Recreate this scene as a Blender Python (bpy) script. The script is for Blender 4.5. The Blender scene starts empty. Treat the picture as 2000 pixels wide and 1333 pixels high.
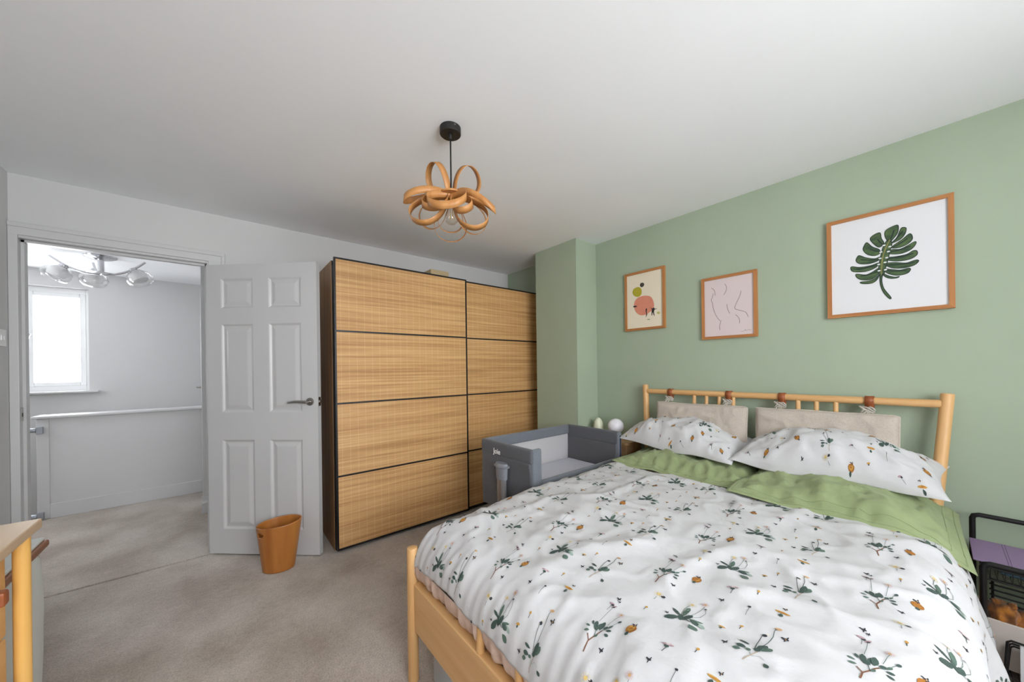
import bpy, bmesh, math, random
import numpy as np
from mathutils import Vector, Matrix, noise

random.seed(7)
scene = bpy.context.scene
COL = scene.collection

# ------------------------------------------------------------------ camera
CAM_H, YAW, ROLL, FPX, CY = 1.2398, 0.6903, -0.0133, 684.7, 719.8
cam_data = bpy.data.cameras.new('camera')
cam = bpy.data.objects.new('camera', cam_data)
COL.objects.link(cam)
fw = Vector((math.sin(YAW), math.cos(YAW), 0))
rt = Vector((math.cos(YAW), -math.sin(YAW), 0))
up = Vector((0, 0, 1))
r2 = rt * math.cos(ROLL) + up * math.sin(ROLL)
u2 = -rt * math.sin(ROLL) + up * math.cos(ROLL)
M = Matrix((r2, u2, -fw)).transposed().to_4x4()
M.translation = Vector((0, 0, CAM_H))
cam.matrix_world = M
cam_data.sensor_width = 36.0
cam_data.lens = FPX * 36.0 / 2000.0
cam_data.shift_y = (CY - 666.5) / 2000.0
cam_data.clip_start = 0.02
scene.camera = cam

# ------------------------------------------------------------------ world, daylight, exposure
SKY = 19.5
world = bpy.data.worlds.new('overcast_sky')
scene.world = world
world.use_nodes = True
bg = world.node_tree.nodes['Background']
bg.inputs[0].default_value = (1.0, 1.0, 1.0, 1)
bg.inputs[1].default_value = SKY

def portal(name, loc, rot, sx, sy):
    ld = bpy.data.lights.new(name, 'AREA'); ld.shape = 'RECTANGLE'; ld.size = sx; ld.size_y = sy
    ld.cycles.is_portal = True
    lo = bpy.data.objects.new(name, ld); COL.objects.link(lo)
    lo.location = loc; lo.rotation_euler = rot
    return lo
# sky portals in two window openings and one added to brighten the landing (they only guide the sampling of the sky)
WIN = dict(x0=-0.35, x1=1.50, z0=0.85, z1=2.22, y=-1.35)
portal('bedroom_window_portal', ((WIN['x0'] + WIN['x1']) / 2, WIN['y'] - 0.12, (WIN['z0'] + WIN['z1']) / 2), (math.radians(90), 0, 0), WIN['x1'] - WIN['x0'], WIN['z1'] - WIN['z0'])
portal('landing_window_portal', (-1.60, 6.02, 1.6), (math.radians(-90), 0, 0), 0.98, 1.0)
portal('landing_added_window_portal', (-2.32, 4.5, 1.59), (math.radians(90), 0, math.radians(-90)), 0.48, 0.68)

vs = scene.view_settings
vs.view_transform = 'Standard'; vs.look = 'None'; vs.gamma = 1.0; vs.use_curve_mapping = False
vs.exposure = 0.0
scene.cycles.use_denoising = True
scene.cycles.max_bounces = 9
scene.cycles.diffuse_bounces = 7
scene.cycles.sample_clamp_indirect = 10

# ------------------------------------------------------------------ materials
def lin(c):
    return tuple(((v / 255) / 12.92 if v / 255 <= 0.04045 else ((v / 255 + 0.055) / 1.055) ** 2.4) for v in c)

MATS = {}
def mat(name, rgb, rough=0.6, metal=0.0, var=0.0, vscale=6.0, bump=0.0, bscale=120.0, rgb2=None, stretch=(1, 1, 1), spec=0.5, sheen=0.0, detail=4.0, trans=0.0, emit=None, bdist=0.002):
    """Principled material: two colours mixed by stretched noise in object space + fine bump."""
    if name in MATS: return MATS[name]
    m = bpy.data.materials.new(name); m.use_nodes = True
    nt = m.node_tree; b = nt.nodes['Principled BSDF']; L = nt.links.new
    c = lin(rgb)
    b.inputs['Base Color'].default_value = (*c, 1)
    b.inputs['Roughness'].default_value = rough
    b.inputs['Metallic'].default_value = metal
    b.inputs['Specular IOR Level'].default_value = spec
    if sheen: b.inputs['Sheen Weight'].default_value = sheen
    if trans: b.inputs['Transmission Weight'].default_value = trans
    if emit: b.inputs['Emission Color'].default_value = (*lin(emit[0]), 1); b.inputs['Emission Strength'].default_value = emit[1]
    tc = nt.nodes.new('ShaderNodeTexCoord'); mp = nt.nodes.new('ShaderNodeMapping')
    mp.inputs['Scale'].default_value = stretch
    L(tc.outputs['Object'], mp.inputs['Vector'])
    if var or rgb2:
        n = nt.nodes.new('ShaderNodeTexNoise'); n.inputs['Scale'].default_value = vscale; n.inputs['Detail'].default_value = detail
        L(mp.outputs[0], n.inputs['Vector'])
        r = nt.nodes.new('ShaderNodeValToRGB')
        d = lin(rgb2) if rgb2 else tuple(v * (1 - var) for v in c)
        r.color_ramp.elements[0].position = 0.32; r.color_ramp.elements[1].position = 0.68
        r.color_ramp.elements[0].color = (*d, 1); r.color_ramp.elements[1].color = (*c, 1)
        L(n.outputs['Fac'], r.inputs[0]); L(r.outputs[0], b.inputs['Base Color'])
    if bump:
        n2 = nt.nodes.new('ShaderNodeTexNoise'); n2.inputs['Scale'].default_value = bscale; n2.inputs['Detail'].default_value = 3
        L(mp.outputs[0], n2.inputs['Vector'])
        bp = nt.nodes.new('ShaderNodeBump'); bp.inputs['Strength'].default_value = bump; bp.inputs['Distance'].default_value = bdist
        L(n2.outputs['Fac'], bp.inputs['Height']); L(bp.outputs[0], b.inputs['Normal'])
    MATS[name] = m
    return m

def wood(name, rgb, rgb2, axis='z', rough=0.45, k=26):
    s = {'x': (0.05, 1, 1), 'y': (1, 0.05, 1), 'z': (1, 1, 0.05)}[axis]
    return mat(name, rgb, rough, rgb2=rgb2, vscale=k, stretch=s, bump=0.08, bscale=k * 3, detail=5)

def glassy(name, tint=(1, 1, 1), gloss=0.08, rough=0.0):
    m = bpy.data.materials.new(name); m.use_nodes = True
    nt = m.node_tree; nt.nodes.remove(nt.nodes['Principled BSDF'])
    out = nt.nodes['Material Output']
    t = nt.nodes.new('ShaderNodeBsdfTransparent'); t.inputs[0].default_value = (*tint, 1)
    g = nt.nodes.new('ShaderNodeBsdfGlossy'); g.inputs['Roughness'].default_value = rough
    mx = nt.nodes.new('ShaderNodeMixShader'); mx.inputs[0].default_value = gloss
    lw = nt.nodes.new('ShaderNodeLayerWeight'); lw.inputs[0].default_value = 0.35
    mul = nt.nodes.new('ShaderNodeMath'); mul.operation = 'MULTIPLY_ADD'; mul.inputs[1].default_value = 0.5; mul.inputs[2].default_value = gloss
    nt.links.new(lw.outputs['Facing'], mul.inputs[0]); nt.links.new(mul.outputs[0], mx.inputs[0])
    nt.links.new(t.outputs[0], mx.inputs[1]); nt.links.new(g.outputs[0], mx.inputs[2]); nt.links.new(mx.outputs[0], out.inputs['Surface'])
    MATS[name] = m
    return m

def bamboo_mat():
    m = bpy.data.materials.new('woven_bamboo'); m.use_nodes = True
    nt = m.node_tree; b = nt.nodes['Principled BSDF']; L = nt.links.new; N = nt.nodes.new
    b.inputs['Roughness'].default_value = 0.5
    tc = N('ShaderNodeTexCoord'); geo = N('ShaderNodeNewGeometry')
    sep = N('ShaderNodeSeparateXYZ'); L(geo.outputs['Position'], sep.inputs[0])
    def noise_(sc, st, det=3):
        mp = N('ShaderNodeMapping'); mp.inputs['Scale'].default_value = st; L(geo.outputs['Position'], mp.inputs['Vector'])
        n = N('ShaderNodeTexNoise'); n.inputs['Scale'].default_value = sc; n.inputs['Detail'].default_value = det; L(mp.outputs[0], n.inputs['Vector']); return n
    n1 = noise_(95, (0.02, 1, 1.0)); n2 = noise_(18, (0.05, 1, 1.0)); n3 = noise_(4, (0.3, 1, 1))
    add = N('ShaderNodeMath'); add.operation = 'ADD'; n1w = N('ShaderNodeMath'); n1w.operation = 'MULTIPLY'; n1w.inputs[1].default_value = 1.35; L(n1.outputs['Fac'], n1w.inputs[0]); n2w = N('ShaderNodeMath'); n2w.operation = 'MULTIPLY'; n2w.inputs[1].default_value = 0.65; L(n2.outputs['Fac'], n2w.inputs[0]); L(n1w.outputs[0], add.inputs[0]); L(n2w.outputs[0], add.inputs[1])
    mul = N('ShaderNodeMath'); mul.operation = 'MULTIPLY'; mul.inputs[1].default_value = 0.5; L(add.outputs[0], mul.inputs[0])
    r = N('ShaderNodeValToRGB'); e = r.color_ramp.elements
    e[0].position = 0.33; e[0].color = (*lin((176, 130, 80)), 1); e[1].position = 0.66; e[1].color = (*lin((218, 176, 122)), 1)
    mid = e.new(0.5); mid.color = (*lin((202, 156, 102)), 1)
    L(mul.outputs[0], r.inputs[0])
    # pale sewing threads every 5 cm
    fx = N('ShaderNodeMath'); fx.operation = 'MULTIPLY'; fx.inputs[1].default_value = 1 / 0.052; L(sep.outputs['X'], fx.inputs[0])
    fr = N('ShaderNodeMath'); fr.operation = 'FRACT'; L(fx.outputs[0], fr.inputs[0])
    lt = N('ShaderNodeMath'); lt.operation = 'LESS_THAN'; lt.inputs[1].default_value = 0.07; L(fr.outputs[0], lt.inputs[0])
    k = N('ShaderNodeMath'); k.operation = 'MULTIPLY'; k.inputs[1].default_value = 0.42; L(lt.outputs[0], k.inputs[0])
    k2 = N('ShaderNodeMath'); k2.operation = 'MULTIPLY'; L(k.outputs[0], k2.inputs[0]); L(n1.outputs['Fac'], k2.inputs[1])
    mx = N('ShaderNodeMixRGB'); L(k2.outputs[0], mx.inputs[0]); L(r.outputs[0], mx.inputs[1]); mx.inputs[2].default_value = (*lin((250, 220, 165)), 1)
    L(mx.outputs[0], b.inputs['Base Color'])
    wv = N('ShaderNodeTexWave'); wv.bands_direction = 'Z'; wv.inputs['Scale'].default_value = 80; wv.inputs['Distortion'].default_value = 0.6
    L(geo.outputs['Position'], wv.inputs['Vector'])
    bp = N('ShaderNodeBump'); bp.inputs['Strength'].default_value = 0.25; bp.inputs['Distance'].default_value = 0.002
    L(wv.outputs['Fac'], bp.inputs['Height']); L(bp.outputs[0], b.inputs['Normal'])
    MATS['woven_bamboo'] = m
    return m

def carpet_mat():
    m = bpy.data.materials.new('cut_pile_carpet'); m.use_nodes = True
    nt = m.node_tree; b = nt.nodes['Principled BSDF']; L = nt.links.new; N = nt.nodes.new
    b.inputs['Roughness'].default_value = 1.0; b.inputs['Specular IOR Level'].default_value = 0.1
    b.inputs['Sheen Weight'].default_value = 0.3
    geo = N('ShaderNodeNewGeometry')
    def noi(sc, det, st=(1, 1, 1)):
        mp = N('ShaderNodeMapping'); mp.inputs['Scale'].default_value = st; L(geo.outputs['Position'], mp.inputs['Vector'])
        n = N('ShaderNodeTexNoise'); n.inputs['Scale'].default_value = sc; n.inputs['Detail'].default_value = det; L(mp.outputs[0], n.inputs['Vector']); return n
    n1 = noi(2.6, 6, (1, 0.8, 1)); n2 = noi(160, 3); n3 = noi(38, 3)
    r1 = N('ShaderNodeValToRGB'); e = r1.color_ramp.elements
    e[0].position = 0.36; e[0].color = (*lin((164, 151, 138)), 1); e[1].position = 0.62; e[1].color = (*lin((198, 188, 178)), 1)
    L(n1.outputs['Fac'], r1.inputs[0])
    r2_ = N('ShaderNodeValToRGB'); e = r2_.color_ramp.elements
    e[0].position = 0.3; e[0].color = (0.72, 0.72, 0.72, 1); e[1].position = 0.7; e[1].color = (1.12, 1.12, 1.12, 1)
    L(n2.outputs['Fac'], r2_.inputs[0])
    r3 = N('ShaderNodeValToRGB'); e = r3.color_ramp.elements
    e[0].position = 0.3; e[0].color = (0.9, 0.9, 0.9, 1); e[1].position = 0.7; e[1].color = (1.05, 1.05, 1.05, 1)
    L(n3.outputs['Fac'], r3.inputs[0])
    m1 = N('ShaderNodeMixRGB'); m1.blend_type = 'MULTIPLY'; m1.inputs[0].default_value = 1; L(r1.outputs[0], m1.inputs[1]); L(r2_.outputs[0], m1.inputs[2])
    m2 = N('ShaderNodeMixRGB'); m2.blend_type = 'MULTIPLY'; m2.inputs[0].default_value = 1; L(m1.outputs[0], m2.inputs[1]); L(r3.outputs[0], m2.inputs[2])
    L(m2.outputs[0], b.inputs['Base Color'])
    bp = N('ShaderNodeBump'); bp.inputs['Strength'].default_value = 0.8; bp.inputs['Distance'].default_value = 0.006
    L(n2.outputs['Fac'], bp.inputs['Height'])
    bp2 = N('ShaderNodeBump'); bp2.inputs['Strength'].default_value = 0.5; bp2.inputs['Distance'].default_value = 0.01
    L(n3.outputs['Fac'], bp2.inputs['Height']); L(bp.outputs[0], bp2.inputs['Normal']); L(bp2.outputs[0], b.inputs['Normal'])
    MATS['cut_pile_carpet'] = m
    return m

CEIL = mat('ceiling_paint', (243, 245, 248), 0.95, var=0.03, vscale=1.5, bump=0.05, bscale=300)
WHITE = mat('white_wall_paint', (205, 205, 205), 0.9, var=0.03, vscale=2, bump=0.06, bscale=350)
GLOSSW = mat('white_gloss_paint', (200, 200, 201), 0.35, var=0.02, vscale=3)
GREEN = mat('sage_green_paint', (164, 178, 156), 0.85, rgb2=(160, 174, 152), vscale=3, bump=0.08, bscale=300)
CARPET = carpet_mat()
BAMBOO = bamboo_mat()
BLACK = mat('black_metal', (22, 21, 22), 0.4, spec=0.4, var=0.1, vscale=30)
BLACKM = mat('matt_black', (26, 25, 25), 0.55, var=0.1, vscale=30)
OAKC = wood('oak_effect_board', (176, 134, 88), (146, 106, 66), 'z', 0.5)
BIRCHX = wood('birch_along_x', (219, 176, 122), (205, 158, 103), 'x')
BIRCHY = wood('birch_along_y', (219, 176, 122), (205, 158, 103), 'y')
BIRCHZ = wood('birch_along_z', (219, 176, 122), (207, 161, 106), 'z')
OAKY = wood('oak_frame_along_y', (186, 128, 74), (165, 106, 56), 'y', 0.5, 40)
OAKZ = wood('oak_frame_along_z', (186, 128, 74), (165, 106, 56), 'z', 0.5, 40)
VENEER = wood('bent_oak_veneer', (194, 140, 84), (174, 118, 64), 'z', 0.45, 30)
BINW = wood('honey_oak_veneer', (186, 122, 58), (152, 90, 38), 'z', 0.35, 12)
CHROME = mat('chrome', (205, 205, 208), 0.15, 1.0, var=0.03, vscale=10)
STEEL = mat('brushed_steel', (165, 162, 158), 0.3, 1.0, var=0.05, vscale=40)
ALU = mat('satin_aluminium', (168, 172, 180), 0.4, 0.8, var=0.05, vscale=30)
BRASS = mat('brass', (190, 150, 80), 0.3, 1.0, var=0.05, vscale=30)
PAPERW = mat('poster_paper', (222, 223, 226), 0.7, var=0.01, vscale=5)
PAPERC = mat('cream_paper', (232, 222, 200), 0.7, var=0.01, vscale=5)
PAPERP = mat('pale_pink_paper', (214, 200, 200), 0.7, var=0.02, vscale=5)
COTTON = mat('white_cotton', (198, 198, 200), 0.85, var=0.02, vscale=40, bump=0.25, bscale=90, sheen=0.1, bdist=0.003)
PEACH = mat('peach_cotton_lining', (216, 192, 178), 0.9, rgb2=(196, 170, 155), vscale=25, bump=0.4, bscale=60, bdist=0.004)
GREENC = mat('sage_cotton', (146, 159, 116), 0.85, rgb2=(136, 149, 106), vscale=6, bump=0.35, bscale=45, sheen=0.1, bdist=0.006)
LINEN = mat('natural_linen', (190, 180, 168), 0.9, rgb2=(178, 167, 155), vscale=180, bump=0.4, bscale=400, sheen=0.1)
TIE = mat('cotton_tie', (196, 190, 180), 0.9, var=0.15, vscale=150, bump=0.4, bscale=300)
LEATHER = mat('tan_leather', (158, 88, 48), 0.5, rgb2=(140, 74, 38), vscale=60, bump=0.15, bscale=250)
GREYF = mat('grey_marl_fabric', (92, 94, 99), 0.95, rgb2=(78, 80, 85), vscale=220, bump=0.3, bscale=450, sheen=0.2)
GREYF2 = mat('light_grey_marl_fabric', (114, 119, 127), 0.95, rgb2=(100, 105, 113), vscale=220, bump=0.3, bscale=450, sheen=0.2)
MESHL = mat('pale_mesh_fabric', (190, 188, 190), 0.95, var=0.08, vscale=300)
MESHD = mat('dark_mesh_fabric', (94, 94, 97), 0.95, var=0.12, vscale=300)
SHEETW = mat('crib_sheet', (206, 206, 218), 0.9, var=0.03, vscale=30, bump=0.1, bscale=60)
PLASG = mat('grey_plastic', (128, 132, 140), 0.4, var=0.03, vscale=10)
PLASW = mat('white_plastic', (232, 232, 232), 0.35, var=0.02, vscale=10)
OPAL = mat('opal_glass', (240, 240, 248), 0.25, var=0.01, vscale=5)
CREAMG = mat('cream_glaze', (222, 226, 200), 0.35, var=0.03, vscale=10)
LETTER = mat('white_print', (240, 240, 240), 0.7, var=0.01, vscale=5)
UPVC = mat('white_upvc', (236, 237, 238), 0.3, var=0.01, vscale=5)
PANE = glassy('window_glass', (0.98, 0.99, 1.0), 0.04)
BULB = glassy('clear_bulb_glass', (0.97, 0.96, 0.93), 0.10)
SHADE = mat('frosted_shade_glass', (236, 236, 236), 0.5, var=0.02, vscale=6)
CLEARG = glassy('clear_shade_glass', (0.97, 0.97, 0.97), 0.05, 0.08)
CARD = mat('buff_card', (196, 176, 138), 0.8, var=0.06, vscale=10)
FILEG = mat('grey_green_folder', (150, 152, 134), 0.7, var=0.05, vscale=10)

# ------------------------------------------------------------------ mesh helpers
class MB:
    def __init__(s): s.v = []; s.f = []; s.m = []
    def add(s, vs_, fs, mi=0):
        o = len(s.v); s.v += [tuple(p) for p in vs_]; s.f += [tuple(i + o for i in f) for f in fs]; s.m += [mi] * len(fs); return s
    def box(s, x0, x1, y0, y1, z0, z1, mi=0):
        v = [(x, y, z) for x in (x0, x1) for y in (y0, y1) for z in (z0, z1)]
        return s.add(v, [(0, 1, 3, 2), (4, 6, 7, 5), (0, 4, 5, 1), (2, 3, 7, 6), (0, 2, 6, 4), (1, 5, 7, 3)], mi)
    def rbox(s, x0, x1, y0, y1, z0, z1, r=0.004, seg=2, mi=0):
        bm = bmesh.new(); bmesh.ops.create_cube(bm, size=1)
        for v in bm.verts: v.co = Vector(((x0 + x1) / 2 + v.co.x * (x1 - x0), (y0 + y1) / 2 + v.co.y * (y1 - y0), (z0 + z1) / 2 + v.co.z * (z1 - z0)))
        r = min(r, 0.49 * min(x1 - x0, y1 - y0, z1 - z0))
        bmesh.ops.bevel(bm, geom=list(bm.edges), offset=r, segments=seg, affect='EDGES', profile=0.5)
        bm.verts.index_update()
        s.add([v.co[:] for v in bm.verts], [[v.index for v in f.verts] for f in bm.faces], mi); bm.free(); return s
    def tube(s, pts, r, n=12, cap=True, mi=0, closed=False):
        pts = [Vector(p) for p in pts]; rs = r if isinstance(r, (list, tuple)) else [r] * len(pts)
        rings = []; N = len(pts)
        t0 = (pts[1] - pts[0]).normalized()
        ref = Vector((0, 0, 1)) if abs(t0.z) < 0.9 else Vector((1, 0, 0))
        nrm = (ref - t0 * ref.dot(t0)).normalized()
        for i, p in enumerate(pts):
            if closed: t = (pts[(i + 1) % N] - pts[i - 1]).normalized()
            else: t = (pts[min(i + 1, N - 1)] - pts[max(i - 1, 0)]).normalized()
            nrm = (nrm - t * nrm.dot(t)).normalized(); b = t.cross(nrm)
            rings.append([p + (nrm * math.cos(2 * math.pi * k / n) + b * math.sin(2 * math.pi * k / n)) * rs[i] for k in range(n)])
        v = [q for ring in rings for q in ring]; f = []
        for i in range(N if closed else N - 1):
            j = (i + 1) % N
            for k in range(n): f.append((i * n + k, i * n + (k + 1) % n, j * n + (k + 1) % n, j * n + k))
        if cap and not closed: f.append(tuple(range(n))[::-1]); f.append(tuple((N - 1) * n + k for k in range(n)))
        return s.add(v, f, mi)
    def cyl(s, a, b, r, n=20, bev=0.0, mi=0):
        a, b = Vector(a), Vector(b); d = (b - a).normalized()
        if bev: return s.tube([a, a + d * bev * 0.3, a + d * bev, b - d * bev, b - d * bev * 0.3, b], [r - bev, r - bev * 0.3, r, r, r - bev * 0.3, r - bev], n, True, mi)
        return s.tube([a, b], r, n, True, mi)
    def lathe(s, prof, c, n=32, mi=0, cap0=False, cap1=False):
        c = Vector(c); v = []; f = []
        for (r, z) in prof:
            for k in range(n): v.append((c.x + r * math.cos(2 * math.pi * k / n), c.y + r * math.sin(2 * math.pi * k / n), c.z + z))
        for i in range(len(prof) - 1):
            for k in range(n): f.append((i * n + k, i * n + (k + 1) % n, (i + 1) * n + (k + 1) % n, (i + 1) * n + k))
        if cap0: f.append(tuple(range(n))[::-1])
        if cap1: f.append(tuple((len(prof) - 1) * n + k for k in range(n)))
        return s.add(v, f, mi)
    def grid(s, P, mi=0, flip=False, wrap=False):
        na, nb = P.shape[:2]; f = []
        for i in range(na - 1):
            for j in range(nb if wrap else nb - 1):
                k = (j + 1) % nb
                q = (i * nb + j, i * nb + k, (i + 1) * nb + k, (i + 1) * nb + j)
                f.append(q[::-1] if flip else q)
        return s.add([tuple(map(float, p)) for p in P.reshape(-1, 3)], f, mi)
    def prism(s, poly, axis, a0, a1, mi=0):
        """poly of 2D points extruded along axis ('x','y','z')"""
        def put(p, a): return {'x': (a, p[0], p[1]), 'y': (p[0], a, p[1]), 'z': (p[0], p[1], a)}[axis]
        n = len(poly); v = [put(p, a0) for p in poly] + [put(p, a1) for p in poly]
        f = [tuple(range(n))[::-1], tuple(range(n, 2 * n))] + [(i, (i + 1) % n, n + (i + 1) % n, n + i) for i in range(n)]
        return s.add(v, f, mi)

def tag(o, label=None, cat=None, group=None, kind=None):
    if label: o['label'] = label
    if cat: o['category'] = cat
    if group: o['group'] = group
    if kind: o['kind'] = kind
    return o

ROOT = {}
def obj(name, mb, material, parent=None, smooth=False, world=True, angle=40):
    """link one mesh object; world vertices are stored relative to the parent's base"""
    me = bpy.data.meshes.new(name)
    off = Vector((0, 0, 0))
    p = parent
    while p is not None and world:
        off += Vector(p.location); p = p.parent
    me.from_pydata([(x - off.x, y - off.y, z - off.z) for x, y, z in mb.v], [], mb.f)
    mats = material if isinstance(material, (list, tuple)) else [material]
    for m in mats: me.materials.append(m)
    if len(mats) > 1: me.polygons.foreach_set('material_index', mb.m)
    bm = bmesh.new(); bm.from_mesh(me); bmesh.ops.recalc_face_normals(bm, faces=bm.faces); bm.to_mesh(me); bm.free()
    if smooth:
        me.polygons.foreach_set('use_smooth', [True] * len(me.polygons))
        if angle < 180: me.set_sharp_from_angle(angle=math.radians(angle))
    me.update()
    o = bpy.data.objects.new(name, me); COL.objects.link(o)
    if parent is not None: o.parent = parent
    return o

def thing(name, label, cat, loc, rotz=0.0, group=None):
    o = bpy.data.objects.new(name, None); COL.objects.link(o); o.empty_display_size = 0.1
    o.location = loc; o.rotation_euler = (0, 0, rotz)
    return tag(o, label, cat, group)

def struct(name, mb, material, label=None, parent=None, smooth=False):
    o = obj(name, mb, material, parent, smooth)
    if parent is None: o['kind'] = 'structure'
    if label: o['label'] = label
    return o

def copy_part(src, parent, loc):
    c = src.copy(); COL.objects.link(c); c.parent = parent; c.location = loc
    return c
def smoothstep(a, b, x):
    t = max(0.0, min(1.0, (x - a) / (b - a))); return t * t * (3 - 2 * t)

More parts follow.
